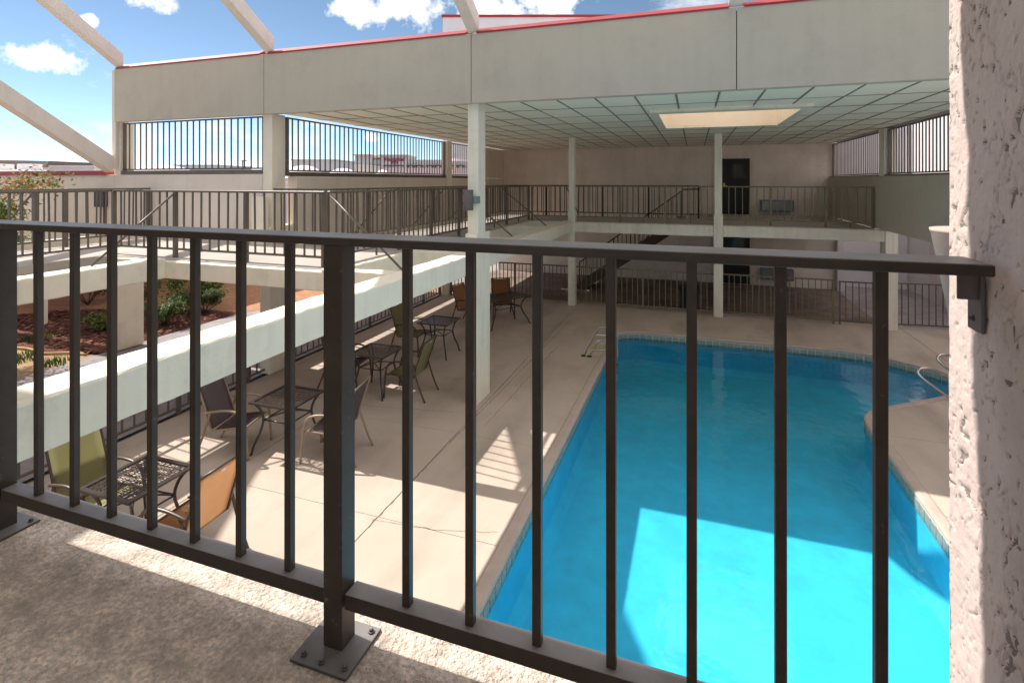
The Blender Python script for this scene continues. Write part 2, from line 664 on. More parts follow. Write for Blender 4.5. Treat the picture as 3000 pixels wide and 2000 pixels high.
bm.faces.ensure_lookup_table()
todo = set(bm.faces)
while todo:
    st = [todo.pop()]
    isl = list(st)
    while st:
        f = st.pop()
        for e in f.edges:
            for g in e.link_faces:
                if g in todo:
                    todo.remove(g)
                    st.append(g)
                    isl.append(g)
    islands.append(isl)
for isl in islands:
    b2 = bmesh.new()
    mp_ = {}
    for f in isl:
        vv = []
        for v in f.verts:
            if v not in mp_:
                mp_[v] = b2.verts.new(v.co)
            vv.append(mp_[v])
        b2.faces.new(vv)
    r = bmesh.ops.extrude_face_region(b2, geom=list(b2.faces))
    bmesh.ops.translate(b2, vec=(0, 0, -.05), verts=[g for g in r['geom'] if isinstance(g, bmesh.types.BMVert)])
    bmesh.ops.recalc_face_normals(b2, faces=list(b2.faces))
    link('concrete_slab', mesh_from(b2, 'slab'), 'deck', deck)
bm.free()

mat('crack_dirt', (.17, .13, .105), .95, .3, 20)


def crack(pts, wmin, wmax, seed):
    rnd = random.Random(seed)
    P = [Vector((x, y, 0)) for x, y in pts]
    bm = bmesh.new()
    L, R_ = [], []
    for a, b in zip(P[:-1], P[1:]):
        d = (b - a)
        n = max(2, int(d.length / .035))
        nn = Vector((-d.y, d.x, 0)).normalized()
        for i in range(n):
            p = a.lerp(b, i / n) + nn * (noise.noise(Vector((seed, i * .31, a.y))) * .022)
            w = wmin + (wmax - wmin) * max(0, noise.noise(Vector((i * .12, seed * 3.1, a.x))) + .2)
            L.append(bm.verts.new(p + nn * (w + rnd.uniform(0, .003)) + Vector((0, 0, .0015))))
            R_.append(bm.verts.new(p - nn * (w + rnd.uniform(0, .003)) + Vector((0, 0, .0015))))
    for i in range(len(L) - 1):
        bm.faces.new((L[i], R_[i], R_[i + 1], L[i + 1]))
    bmesh.ops.recalc_face_normals(bm, faces=list(bm.faces))
    link('crack', mesh_from(bm, 'crack'), 'crack_dirt', deck)


crack([(-3.31, 4.0), (-3.29, 6.0), (-3.22, 9.1), (-3.12, 13.6)], .002, .006, 1)
crack([(-3.34, 4.96), (-2.6, 5.03), (-1.92, 5.22)], .001, .004, 2)
crack([(-3.0, 7.4), (-2.95, 9.6), (-2.9, 11.6)], .001, .005, 3)
crack([(-5.9, 7.4), (-5.0, 7.46), (-3.6, 7.7)], .001, .004, 4)
# coping ring, rounded lip over the water
pool = structure(thing('swimming_pool', 'x', 'x'))
del pool['label'], pool['category']
bm = bmesh.new()
prof = [(.125, -.05), (.125, .002), (.10, .010), (.03, .010), (.004, .004), (-.012, -.012), (-.012, -.034), (.0, -.045)]
rings = []
for (d, z) in prof:
    rings.append([bm.verts.new((x, y, z)) for x, y in offset_poly(POOL, d)])
for a, b in zip(rings[:-1], rings[1:]):
    for i in range(len(POOL)):
        j = (i + 1) % len(POOL)
        bm.faces.new((a[i], a[j], b[j], b[i]))
bmesh.ops.recalc_face_normals(bm, faces=list(bm.faces))
link('coping', mesh_from(bm, 'coping'), 'coping', pool)
# shell
DEP = -.80
bm = bmesh.new()
r0 = [bm.verts.new((x, y, -.045)) for x, y in POOL]
r1 = [bm.verts.new((x, y, DEP + .12)) for x, y in POOL]
r2 = [bm.verts.new((x, y, DEP)) for x, y in offset_poly(POOL, -.12)]
for a, b in ((r0, r1), (r1, r2)):
    for i in range(len(POOL)):
        j = (i + 1) % len(POOL)
        bm.faces.new((a[i], b[i], b[j], a[j]))
fl = poly_sheet('floor', [offset_poly(POOL, -.12)], DEP)
me_t = mesh_from(fl, 't')
bm.from_mesh(me_t)
bmesh.ops.recalc_face_normals(bm, faces=list(bm.faces))
link('basin', mesh_from(bm, 'basin'), 'plaster_blue', pool)
# tile band: grout strip and single tiles
bm = bmesh.new()
pin = offset_poly(POOL, -.004)
a = [bm.verts.new((x, y, -.047)) for x, y in pin]
b = [bm.verts.new((x, y, -.215)) for x, y in pin]
for i in range(len(POOL)):
    j = (i + 1) % len(POOL)
    bm.faces.new((a[i], b[i], b[j], a[j]))
link('grout_band', mesh_from(bm, 'grout'), 'grout', pool)
tile_me = box_mesh('tile', (-.068, -.012, -.075, .068, 0, .068), bev=.003, seg=1)
tile_me.materials.append(M['pool_tile'])
per = []
n = len(pin)
for i in range(n):
    p0, p1 = Vector(pin[i]), Vector(pin[(i + 1) % n])
    if p0.y < 3 and p1.y < 3:
        continue
    per.append((p0, p1))
carry = .08
cnt = 0
for p0, p1 in per:
    L = (p1 - p0).length
    d = carry
    while d < L:
        p = p0.lerp(p1, d / L)
        if p.y > 2.9 and cnt < 290:
            ang = math.atan2((p1 - p0).y, (p1 - p0).x)
            link('tile', tile_me, None, pool, (p.x, p.y, -.128), (0, 0, ang + math.pi))
            cnt += 1
        d += .152
    carry = d - L
# water
bm = poly_sheet('water', [offset_poly(POOL, -.006)], -.145)
structure(link('pool_water', mesh_from(bm, 'water'), 'water'))

mat('service_floor', (.25, .185, .155), .92, .25, 2.5, .5, 50, .01, dirt=(.12, .085, .07), dscale=.8, dlo=.42, dhi=.68)
bm = poly_sheet('sf', [[(-7.85, 16.0), (4.6, 16.0), (4.6, 20.79), (-7.85, 20.79)]], -.034)
structure(link('service_floor', mesh_from(bm, 'sf'), 'service_floor'))
bm = poly_sheet('sy', [[(4.61, 16.0), (7.0, 16.0), (7.0, 21.6), (4.61, 21.6)]], -.036)
structure(link('service_yard', mesh_from(bm, 'sy'), 'patio'))
# garden ground left of the pool fence
bm = poly_sheet('walk', [[(-12.1, -4), (-7.86, -4), (-7.86, 15.9), (-12.1, 15.9)]], -.018)
structure(link('path', mesh_from(bm, 'path'), 'patio'))
bm = poly_sheet('pv', [[(-12.2, 11.6), (-7.9, 15.7), (-7.9, 16.5), (-40, 16.5), (-40, 9.0), (-18, 9.2), (-16.7, 10.4), (-13.5, 11.5)]], -.012)
structure(link('brick_paving', mesh_from(bm, 'pv'), 'brick_pavers'))
bm = poly_sheet('ds', [[(-30, -4), (-12.1, -4), (-12.1, 7.8), (-13.3, 7.6), (-15.0, 7.7), (-30, 7.7)]], -.026)
structure(link('bare_soil', mesh_from(bm, 'soil'), 'dirt'))
MB_ = [(-12.12, 7.85), (-12.12, 11.55), (-13.5, 11.5), (-16.7, 10.4), (-18, 9.2), (-18, 8.0), (-15.0, 7.6), (-13.3, 7.55)]
bm = poly_sheet('mb', [MB_], -.004)
structure(link('mulch_bed', mesh_from(bm, 'mulch'), 'mulch'))
chips = bmesh.new()
for i in range(5200):
    x, y = random.uniform(-17.6, -12.2), random.uniform(7.7, 11.5)
    if y > 11.5 - max(0, -13.5 - x) * .36 - .1:
        continue
    L, w = random.uniform(.03, .09), random.uniform(.01, .03)
    a = random.uniform(0, 6.28)
    e = Vector((math.cos(a), math.sin(a), random.uniform(-.35, .35))) * L
    s = Vector((-math.sin(a), math.cos(a), random.uniform(-.4, .4))) * w
    c = Vector((x, y, random.uniform(.005, .03)))
    f = chips.faces.new([chips.verts.new(c - e - s), chips.verts.new(c + e - s * .6), chips.verts.new(c + e * .9 + s), chips.verts.new(c - e + s * .7)])
    f.material_index = random.choice((0, 0, 1, 1, 2))
me = mesh_from(chips, 'chips')
for k in ('chip_a', 'chip_b', 'chip_c'):
    me.materials.append(M[k])
o = link('bark_chips', me)
o['kind'] = 'stuff'
tag(o, 'red brown bark chips covering the planting bed', 'mulch')
gb = bmesh.new()
for (gx, gy, gr, gn) in ((-13.4, 7.0, .45, 260), (-12.9, 6.2, .5, 300), (-14.6, 8.1, .35, 240), (-13.9, 5.6, .5, 260), (-12.35, 7.1, .3, 120), (-15.6, 6.6, .6, 260)):
    for i in range(gn):
        a, rr = random.uniform(0, 6.28), gr * random.random() ** .6
        x, y = gx + rr * math.cos(a), gy + rr * math.sin(a)
        hgt = random.uniform(.05, .14)
        a2 = random.uniform(0, 6.28)
        dx, dy = .012 * math.cos(a2), .012 * math.sin(a2)
        lx, ly = random.uniform(-.06, .06), random.uniform(-.06, .06)
        gb.faces.new([gb.verts.new((x - dx, y - dy, -.03)), gb.verts.new((x + dx, y + dy, -.03)), gb.verts.new((x + lx, y + ly, hgt))])
o = link('grass_tufts', mesh_from(gb, 'grass'), 'grass')
o['kind'] = 'stuff'
tag(o, 'thin green grass tufts on the bare soil', 'grass')
me = tube_mesh('hose', [smooth_path([(-14.6, 7.42, 0), (-13.9, 7.50, .01), (-13.2, 7.42, .01), (-12.7, 7.62, .01), (-12.3, 7.68, 0)], 6)], .028)
tag(link('edging_strip', me, 'hose'), 'tan landscape edging strip along the mulch bed', 'edging')

# ------------------------------------------------------------------ second floor slabs
def slab(name, x0, y0, x1, y1, z1=F2, th=.14, m='walk_floor'):
    me = box_mesh(name, (x0, y0, z1 - th, x1, y1, z1), bev=.01, seg=1)
    return structure(link(name, me, m))


slab('walkway_floor', -9.14, 6.06, -4.84, 8.02)
slab('walkway_floor', -6.50, 8.02, -4.84, 15.70)
slab('walkway_floor', -6.50, 15.70, -.20, 17.98)
slab('walkway_floor', -.20, 15.70, 4.36, 20.78)
slab('walkway_floor', -11.06, -5.0, -9.14, 8.02)
slab('walkway_floor', -11.06, 8.45, -9.22, 16.0)  # hidden slab added to narrow the sunlit strip on the deck
# rounded inner corner
bm = bmesh.new()
pts = [(-9.14, 6.06)] + [(-9.14 + .55 - .55 * math.cos(R(a)), 6.06 - .55 + .55 * math.sin(R(a))) for a in (0, 15, 30, 45, 60, 75, 90)]
lo = [bm.verts.new((x, y, F2 - .14)) for x, y in pts]
hi = [bm.verts.new((x, y, F2 - .002)) for x, y in pts]
bm.faces.new(hi)
bm.faces.new(list(reversed(lo)))
for i in range(len(pts)):
    j = (i + 1) % len(pts)
    bm.faces.new((lo[i], lo[j], hi[j], hi[i]))
bmesh.ops.recalc_face_normals(bm, faces=list(bm.faces))
structure(link('walkway_floor', mesh_from(bm, 'corner'), 'walk_floor'))
# the balcony the camera stands on
slab('balcony_floor', -9.0, -1.6, 3.0, 1.315, F2, .20, 'near_floor')

# ------------------------------------------------------------------ concrete beams
def ragged_box(name, lx, ly, lz, amp=.0028, step=.09):
    """box with worn, slightly uneven long edges; origin at base centre"""
    rnd = random.Random(int(lx * 97 + ly * 31))
    bm = bmesh.new()
    alongx = lx > ly
    L, W = (lx, ly) if alongx else (ly, lx)
    n = max(2, int(L / step))
    c = .014
    ring0 = [(-W / 2, c), (-W / 2, lz - c), (-W / 2 + c, lz), (W / 2 - c, lz), (W / 2, lz - c), (W / 2, c), (W / 2 - c, 0), (-W / 2 + c, 0)]
    rings = []
    for i in range(n + 1):
        t = -L / 2 + L * i / n
        row = []
        for k, (w, z) in enumerate(ring0):
            j = amp if 0 < i < n else 0
            w2, z2 = w + rnd.gauss(0, j * .45), z + rnd.gauss(0, j * .7)
            row.append(bm.verts.new((t, w2, z2) if alongx else (-w2, t, z2)))
        rings.append(row)
    for a, b in zip(rings[:-1], rings[1:]):
        for k in range(8):
            l = (k + 1) % 8
            bm.faces.new((a[k], a[l], b[l], b[k]))
    bm.faces.new(rings[0])
    bm.faces.new(rings[-1])
    bmesh.ops.recalc_face_normals(bm, faces=list(bm.faces))
    return mesh_from(bm, name)


def beam(label, x0, y0, x1, y1, z0=2.20, z1=2.51, m='offwhite'):
    me = ragged_box('beam', x1 - x0, y1 - y0, z1 - z0)
    return tag(link('concrete_beam', me, m, None, ((x0 + x1) / 2, (y0 + y1) / 2, z0)), label, 'beam')


beam('long white beam running from the balcony past the tables to the far columns', -3.73, 1.32, -3.40, 15.50)
beam('white beam with the thick sunlit top over the garden side of the fence', -8.05, -5.0, -7.72, 5.95)
beam('white beam under the front edge of the walkway behind the tables', -9.14, 5.95, -4.80, 6.05, 2.20, 2.47)
beam('short white cross beam from the walkway corner to the long beam', -4.80, 5.94, -3.735, 6.16, 2.20, 2.51)
beam('white beam under the walkway edge facing the pool', -4.83, 6.17, -4.70, 15.58, 2.20, 2.47)
for y, lab in ((8.06, 'short cross beam at the column with the wall lamp'),
               (10.5, 'first short cross beam past the column with the wall lamp'),
               (13.2, 'second short cross beam past the column with the wall lamp')):
    beam(lab, -4.695, y, -3.735, y + .24, 2.20, 2.50)
beam('cream edge beam of the rear walkway left of the middle column', -3.39, 15.45, .50, 15.69, 2.18, 2.475, 'cream')
beam('cream edge beam of the rear walkway right of the middle column', .745, 15.45, 4.55, 15.69, 2.18, 2.475, 'cream')
beam('cream beam below the far corner of the side walkway', -4.69, 15.45, -3.74, 15.69, 2.18, 2.475, 'cream')
beam('low beam beyond the leftmost walkway railing', -12.35, -5.0, -12.05, 7.7, 2.20, 2.52)
beam('unseen ledge added outside the receding parapet wall to shade the deck', -8.80, 8.7, -7.82, 15.4, 2.20, 2.46)  # hidden ledge added to block sun from the deck behind the fence
beam('beam on the wall side of the roofed walkway', -7.55, 8.45, -7.25, 15.3, 2.20, 2.46)

# ------------------------------------------------------------------ columns
def column(label, x, y, low_w, low_d, up_w, up_d, step=.34, m='offwhite', base=0.0, top=CEIL):
    t = thing('column', label, 'column', (x, y, base))
    link('pier', box_mesh('pier', (-low_w / 2, 0, 0, low_w / 2, low_d, F2 + step - base), bev=.012), m, t)
    dy = (low_d - up_d) / 2 * .55
    link('shaft', box_mesh('shaft', (-up_w / 2, dy, F2 + step - base - .004, up_w / 2, dy + up_d, top - base), bev=.008), m, t)
    return t


column('white column with the box lamp beside the pool deck', -3.49, 8.03, .215, .58, .19, .32)
column('white column between the two barred openings on the left', -7.80, 8.03, .24, .58, .22, .35)
column('white corner column at the left end of the canopy', -11.98, 8.03, .22, .60, .20, .30)
column('slender cream column at the far left corner of the pool', -3.46, 15.42, .21, .26, .17, .20, .34, 'cream')
column('slender cream column in front of the dark doors', .62, 15.38, .235, .26, .19, .20, .30, 'cream')
column('cream column at the right end of the rear walkway', 4.62, 15.40, .26, .42, .20, .30, .0, 'cream')
column('column between the barred openings by the rear wall', -7.66, 15.45, .22, .34, .22, .34)

# ------------------------------------------------------------------ canopy over the pool
can = thing('pool_canopy', 'flat roof canopy over the pool with grey fascia and ceiling panels', 'canopy', (0, 8.0, CEIL))
def cpart(name, m, *boxes, bev=0.0):
    return link(name, box_mesh(name, *[(a, b - 8.0, c - CEIL, d, e - 8.0, f - CEIL) for a, b, c, d, e, f in boxes], bev=bev), m, can)


xs = [-11.90, -7.80, -3.48, .56, 4.85]
for i in range(4):
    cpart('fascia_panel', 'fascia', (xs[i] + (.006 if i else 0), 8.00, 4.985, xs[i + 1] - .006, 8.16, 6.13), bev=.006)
cpart('fascia_backing', 'grid_metal', (-11.85, 8.05, 5.02, 4.80, 8.20, 6.10))
cpart('end_panel', 'stucco_fine', (-12.02, 8.03, 3.96, -11.905, 8.30, 6.13), bev=.006)
cpart('roof_deck', 'roof_white', (-7.75, 8.21, 5.6, -.80, 20.9, 5.9), (1.95, 8.21, 5.6, 4.85, 20.9, 5.9),
      (-.80, 8.21, 5.6, 1.95, 9.85, 5.9), (-.80, 13.45, 5.6, 1.95, 20.9, 5.9), (-11.85, 8.21, 5.95, -7.76, 8.6, 6.10))
# sloping red flashing on top of the fascia
for i in range(4):
    bm = bmesh.new()
    x0, x1 = xs[i] + .10, xs[i + 1] - (.10 if i < 3 else 0)
    if i == 0:
        x0 = xs[0] + .05
    pr = [(7.985, 6.125), (7.985, 6.15), (8.14, 6.245), (8.32, 6.245), (8.32, 6.125)]
    a = [bm.verts.new((x0, y - 8, z - CEIL)) for y, z in pr]
    b = [bm.verts.new((x1, y - 8, z - CEIL)) for y, z in pr]
    for k in range(5):
        l = (k + 1) % 5
        bm.faces.new((a[k], a[l], b[l], b[k]))
    bm.faces.new(a)
    bm.faces.new(b)
    bmesh.ops.recalc_face_normals(bm, faces=list(bm.faces))
    link('red_flashing', mesh_from(bm, 'flash'), 'red_flashing', can)
# ceiling panels 2 x 4 ft, each its own piece, dark joints behind them
SK = (-.78, 9.95, 1.90, 13.20)
cpart('ceiling_grid', 'grid_metal', (-7.55, 8.21, 5.022, SK[0], 20.78, 5.03), (SK[2], 8.21, 5.022, 4.85, 20.78, 5.03),
      (SK[0], 8.21, 5.022, SK[2], SK[1], 5.03), (SK[0], SK[3], 5.022, SK[2], 20.78, 5.03))
tl_cache = {}
gx = [-.26 + .61 * k for k in range(-12, 9)]
gy = [8.21] + [9.30 + 1.22 * k for k in range(0, 10)] + [20.77]
gx = [-7.55] + [g for g in gx if -7.5 < g < 4.3] + [4.42]
for i in range(len(gx) - 1):
    for j in range(len(gy) - 1):
        x0, x1, y0, y1 = gx[i] + .017, gx[i + 1] - .017, gy[j] + .020, gy[j + 1] - .020
        if x1 - x0 < .05 or y1 - y0 < .05:
            continue
        # clip against the skylight
        rects = [(x0, y0, x1, y1)]
        if x1 > SK[0] and x0 < SK[2] and y1 > SK[1] and y0 < SK[3]:
            rects = []
            if y0 < SK[1]:
                rects.append((x0, y0, x1, SK[1]))
            if y1 > SK[3]:
                rects.append((x0, SK[3], x1, y1))
            if x0 < SK[0]:
                rects.append((x0, max(y0, SK[1]), SK[0], min(y1, SK[3])))
            if x1 > SK[2]:
                rects.append((SK[2], max(y0, SK[1]), x1, min(y1, SK[3])))
        for (a, b, c, d) in rects:
            if c - a < .03 or d - b < .03:
                continue
            key = (round(c - a, 3), round(d - b, 3))
            if key not in tl_cache:
                w, h = key
                tl_cache[key] = box_mesh('ceiling_panel', (0, 0, 0, w, h, .016))
                tl_cache[key].materials.append(M['tile_panel'])
            link('ceiling_panel', tl_cache[key], None, can, (a, b - 8, .002 + random.uniform(-.003, .003)),
                 (random.uniform(-.002, .002), random.uniform(-.004, .004), 0))
tee_b = []
for x in gx[1:-1]:
    for (ya, yb) in (((8.22, SK[1]), (SK[3], 20.76)) if SK[0] - .02 < x < SK[2] + .02 else ((8.22, 20.76),)):
        link('main_tee', box_mesh('mt', (x - .011, ya - 8, -.006, x + .011, yb - 8, .004)), 'grid_tee', can)
for y in gy[1:-1]:
    for (xa, xb_) in (((-7.54, SK[0]), (SK[2], 4.41)) if SK[1] - .02 < y < SK[3] + .02 else ((-7.54, 4.41),)):
        link('cross_tee', box_mesh('ct', (xa, y - 8 - .009, -.0045, xb_, y - 8 + .009, .0035)), 'grid_tee', can)
# skylight
sk = link('skylight', box_mesh('skyf', (SK[0], SK[1] - 8, -.05, SK[2], SK[1] - 8 + .30, .0), (SK[0], SK[3] - 8 - .14, -.05, SK[2], SK[3] - 8, .0),
                               (SK[0], SK[1] - 8 + .30, -.05, SK[0] + .15, SK[3] - 8 - .14, .0), (SK[2] - .15, SK[1] - 8 + .30, -.05, SK[2], SK[3] - 8 - .14, .0)), 'cream', can)
ix0, iy0, ix1, iy1 = SK[0] + .15, SK[1] - 8 + .30, SK[2] - .15, SK[3] - 8 - .14
link('shaft', box_mesh('sh', (ix0 - .05, iy0 - .05, .001, ix0, iy1 + .05, 1.0), (ix1, iy0 - .05, .001, ix1 + .05, iy1 + .05, 1.0),
                       (ix0, iy0 - .05, .001, ix1, iy0, 1.0), (ix0, iy1, .001, ix1, iy1 + .05, 1.0)), 'shaft_cream', sk)
link('acrylic_dome', box_mesh('ac', (ix0 - .05, iy0 - .05, 1.005, ix1 + .05, iy1 + .05, 1.012)), 'acrylic', sk)
# sloping frame beams from the canopy edge up towards the balcony roof
sl = math.tan(R(33.3))
labs = ['sloping beam rising from the left end of the red flashing', 'sloping beam above the left column, second from the left',
        'sloping beam above the column with the box lamp', 'sloping beam at the top right of the fascia']
for x, lab in zip((-11.80, -7.70, -3.46, .56), labs):
    bm = bmesh.new()
    y0, y1 = 8.06, 2.5
    z0 = 6.15
    dep = .31
    a = []
    for (y, z) in ((y0, z0), (y0, z0 + dep), (y1, z0 + dep + (y0 - y1) * sl), (y1, z0 + (y0 - y1) * sl)):
        a.append((y - y0, z - z0))
    lo = [bm.verts.new((-.10, p[0], p[1])) for p in a]
    hi = [bm.verts.new((.10, p[0], p[1])) for p in a]
    bm.faces.new(lo)
    bm.faces.new(list(reversed(hi)))
    for i in range(4):
        j = (i + 1) % 4
        bm.faces.new((lo[i], hi[i], hi[j], lo[j]))
    bmesh.ops.recalc_face_normals(bm, faces=list(bm.faces))
    bmesh.ops.bevel(bm, geom=list(bm.edges), offset=.01, segments=1, affect='EDGES')
    tag(link('sloping_beam', mesh_from(bm, 'sb'), 'stucco_fine', None, (x, y0, z0)), lab, 'beam')
bm = bmesh.new()
a = [(0, 0), (0.0, .35), (-5.5, .35 + 5.5 * sl), (-5.5, 5.5 * sl)]
lo = [bm.verts.new((-.13, p[0], p[1])) for p in a]
hi = [bm.verts.new((.13, p[0], p[1])) for p in a]
bm.faces.new(lo)
bm.faces.new(list(reversed(hi)))
for i in range(4):
    j = (i + 1) % 4
    bm.faces.new((lo[i], hi[i], hi[j], lo[j]))
bmesh.ops.recalc_face_normals(bm, faces=list(bm.faces))
tag(link('sloping_beam', mesh_from(bm, 'sb2'), 'stucco_fine', None, (-12.08, 8.0, 3.90)), 'lowest sloping beam, ending at the red coping on the left wall', 'beam')

# ------------------------------------------------------------------ walls with barred openings
def barred_opening(label, p0, p1, z0, z1, spacing=.165, m='bronze_far', ends=True, r=.011):
    p0, p1 = Vector((*p0, 0)), Vector((*p1, 0))
    d = p1 - p0
    L = d.length
    t = thing('barred_screen', label, 'screen', (p0.x, p0.y, z0), math.atan2(d.y, d.x))
    h = z1 - z0
    link('sill', box_mesh('sill', (0, -.06, -.085, L, .10, 0)), m, t)
    link('head_rail', box_mesh('head', (0, -.02, h - .03, L, .02, h)), m, t)
    link('foot_rail', box_mesh('foot', (0, -.02, .012, L, .02, .042)), m, t)
    if ends:
        for x in (.02, L - .02):
            link('end_post', box_mesh('ep', (x - .02, -.03, .0, x + .02, .03, h)), m, t)
    k = int(L / spacing)
    bm_ = box_mesh('bar', (-r, -r, .042, r, r, h - .03))
    bm_.materials.append(M[m])
    for i in range(1, k):
        x = i * L / k
        link('bar', bm_, None, t, (x, 0, 0), (0, random.gauss(0, .002), 0))
    return t


block('garden_wall', 'beige stucco wall with red metal coping on the far left', 'wall', 'stucco_fine', -30, 8.10, 2.05, -12.06, 8.32, 3.84)
o = bpy.data.objects['garden_wall']
link('red_coping', box_mesh('rc', (-8.97, -.16, 1.79, 8.75, .16, 1.885), bev=.004, seg=1), 'red_flashing', o)
block('parapet_wall', 'beige parapet wall below the leftmost barred opening', 'wall', 'stucco_fine', -12.05, 8.10, 2.05, -7.93, 8.32, 3.84)
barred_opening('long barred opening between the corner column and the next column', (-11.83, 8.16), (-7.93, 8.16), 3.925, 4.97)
block('parapet_wall', 'beige parapet wall receding along the roofed walkway below the bars', 'wall', 'stucco_fine', -7.80, 8.62, 2.05, -7.56, 20.79, 3.80)
barred_opening('receding barred opening with the hotel sign seen through it', (-7.66, 8.44), (-7.66, 15.44), 3.885, 4.97)
barred_opening('short barred opening between the far left column and rear wall', (-7.66, 15.80), (-7.66, 18.2), 3.885, 4.97)
block('wall_pier', 'solid stucco wall piece between the last bars and the rear wall', 'wall', 'stucco_fine', -7.80, 18.22, 3.81, -7.56, 20.79, 4.99)
# right hand side
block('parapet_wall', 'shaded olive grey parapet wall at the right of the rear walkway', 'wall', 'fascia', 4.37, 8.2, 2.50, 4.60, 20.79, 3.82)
barred_opening('barred opening on the right nearest the rough pillar', (4.50, 9.0), (4.50, 15.2), 3.86, 4.97)
barred_opening('barred opening on the right next to the rear wall', (4.50, 15.75), (4.50, 20.75), 3.86, 4.97)
block('column', 'square column between the barred openings on the right', 'column', 'cream', 4.40, 15.22, 3.825, 4.66, 15.62, 4.995)
# rear wall
rw = thing('rear_wall', 'rough pinkish stucco wall across the back behind the stairs', 'wall', (0, 20.8, -.05))
link('wall_panel', box_mesh('rwa', (-7.8, 0, 0, .62, .3, 5.62)), 'stucco', rw)
link('wall_panel', box_mesh('rwb', (.632, 0, 0, 4.58, .3, 5.62)), 'stucco', rw)

rbd = block('rear_building', 'flat building block behind the rear stucco wall', 'building', 'stucco', -7.8, 21.12, -.05, 4.58, 30, 6.05)
block('pilaster', 'rough pilaster at the right end of the rear wall', 'pilaster', 'lilac_wall', 4.59, 20.5, -.05, 4.80, 21.1, 3.0)
o = block('side_building', 'bright lilac white stucco wall seen beyond the pool fence', 'wall', 'lilac_wall', 4.83, 21.6, -.05, 6.9, 21.9, 8)
sb = thing('side_building', 'pale stucco building standing right of the pool, seen through the bars', 'building', (7.0, 12, -.05))
link('wall', box_mesh('sbw', (0, -6, 0, 4, 16, 9)), 'lilac_wall', sb)
dr = link('door', box_mesh('dr', (-.03, 6.9, .0, -.002, 7.9, 2.05)), 'hotel_grey', sb)
link('handle', box_mesh('dh', (-.09, 7.0, 1.0, -.031, 7.05, 1.05)), 'steel', dr)
lm = link('lamp_back', box_mesh('lm', (-.06, 5.75, 2.2, -.002, 5.95, 2.4)), 'black_plastic', sb)
link('lamp_shade', box_mesh('ls', (-.2, 5.7, 2.05, -.061, 6.0, 2.32), bev=.02), 'white_paint', sb)
link('rust_stain_panel', box_mesh('rs', (-.012, 4.3, .05, -.001, 5.2, .42)), 'hotel_trim', sb)
link('downpipe', box_mesh('dp', (-.09, 4.9, .5, -.002, 4.98, 2.6)), 'lilac_wall', sb)

# tower behind the canopy
def at(u, s, z):
    r = (u - 1500) / 1545.0
    S, C = math.sin(YAW), math.cos(YAW)
    return Vector(((-S + r * C) * s, (C + r * S) * s, z))


p = at(1297, 30.0, 0)
tw = thing('stair_tower', 'white roughcast tower with red coping rising behind the canopy', 'building', p, YAW)
link('wall', box_mesh('tw', (0, 0, 5.0, 14, 4, 13.0)), 'lilac_wall', tw)
link('red_coping', box_mesh('twc', (-.06, -.06, 13.0, 14.06, 4.06, 13.14)), 'red_flashing', tw)

# ------------------------------------------------------------------ railings
def railing(label, p0, p1, z=F2, posts=(), h=1.07, m='bronze_far', sp=.172, post_w=.055, rail_w=.055, rail_h=.035, feet=(), bent=.006, zb=.12, name='railing', group=None):
    p0, p1 = Vector((*p0, 0)), Vector((*p1, 0))
    d = p1 - p0
    L = d.length
    t = thing(name, label, 'fence' if name != 'railing' else 'railing', (p0.x, p0.y, z), math.atan2(d.y, d.x), group)
    link('top_rail', box_mesh('tr', (0, -rail_w / 2, h - rail_h, L, rail_w / 2, h), bev=.006, seg=1), m, t)
    ps = sorted(posts)
    pm = box_mesh('post', (-post_w / 2, -post_w / 2, 0, post_w / 2, post_w / 2, h - rail_h))
    pm.materials.append(M[m])
    for x in ps:
        link('post', pm, None, t, (x, 0, 0))
    cutp = [0.0] + [x for x in ps if .1 < x < L - .1] + [L]
    bmesh_ = box_mesh('bal', (-.0105, -.0105, zb + .02, .0105, .0105, h - rail_h))
    bmesh_.materials.append(M[m])
    for a, b in zip(cutp[:-1], cutp[1:]):
        link('bottom_rail', box_mesh('br', (a + .005, -.02, zb, b - .005, .02, zb + .03)), m, t)
        k = max(1, round((b - a) / sp))
        for i in range(1, k):
            x = a + (b - a) * i / k
            tilt = random.gauss(0, bent)
            link('baluster', bmesh_, None, t, (x, 0, 0), (random.gauss(0, bent * .7), tilt, 0))
    for x in feet:
        link('foot', box_mesh('ft', (x - .012, -.012, 0, x + .012, .012, zb)), m, t)
    return t


def brace(t, a, b, m='bronze_far', r=.016):
    """diagonal strut given in world coordinates"""
    inv = (Matrix.Translation(t.location) @ t.rotation_euler.to_matrix().to_4x4()).inverted()
    link('brace', tube_mesh('brace', [[inv @ Vector(a), inv @ Vector(b)]], r), m, t)


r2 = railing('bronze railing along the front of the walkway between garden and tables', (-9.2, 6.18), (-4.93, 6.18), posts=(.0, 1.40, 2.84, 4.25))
brace(r2, (-7.82, 6.16, 3.50), (-7.86, 4.98, 2.53))
r3 = railing('bronze railing of the side walkway facing the pool, with braces', (-4.92, 6.24), (-4.92, 15.9), posts=(1.9, 3.1, 4.4, 5.6, 7.55, 9.6), feet=(1.2, 2.5, 5.0, 6.6, 8.6))
for y, yb in ((6.25, 6.13), (10.62, 10.6), (13.35, 13.34)):
    brace(r3, (-4.90, y, 3.50), (-3.66, yb, 2.53))
r4 = railing('olive bronze railing on the rear walkway edge between slender columns', (-4.80, 15.82), (.52, 15.82), posts=(.0, 1.28, 2.72, 4.0), m='bronze_olive', feet=(3.4, 4.7))
r4b = railing('olive bronze railing on the rear walkway edge in front of the doors', (.73, 15.82), (4.36, 15.82), posts=(1.23, 2.54, 3.6), m='bronze_olive', feet=(.6, 3.1))
r5 = railing('short bronze railing by the column at the start of the roofed walkway', (-7.68, 8.14), (-6.42, 8.14), posts=(1.24,))
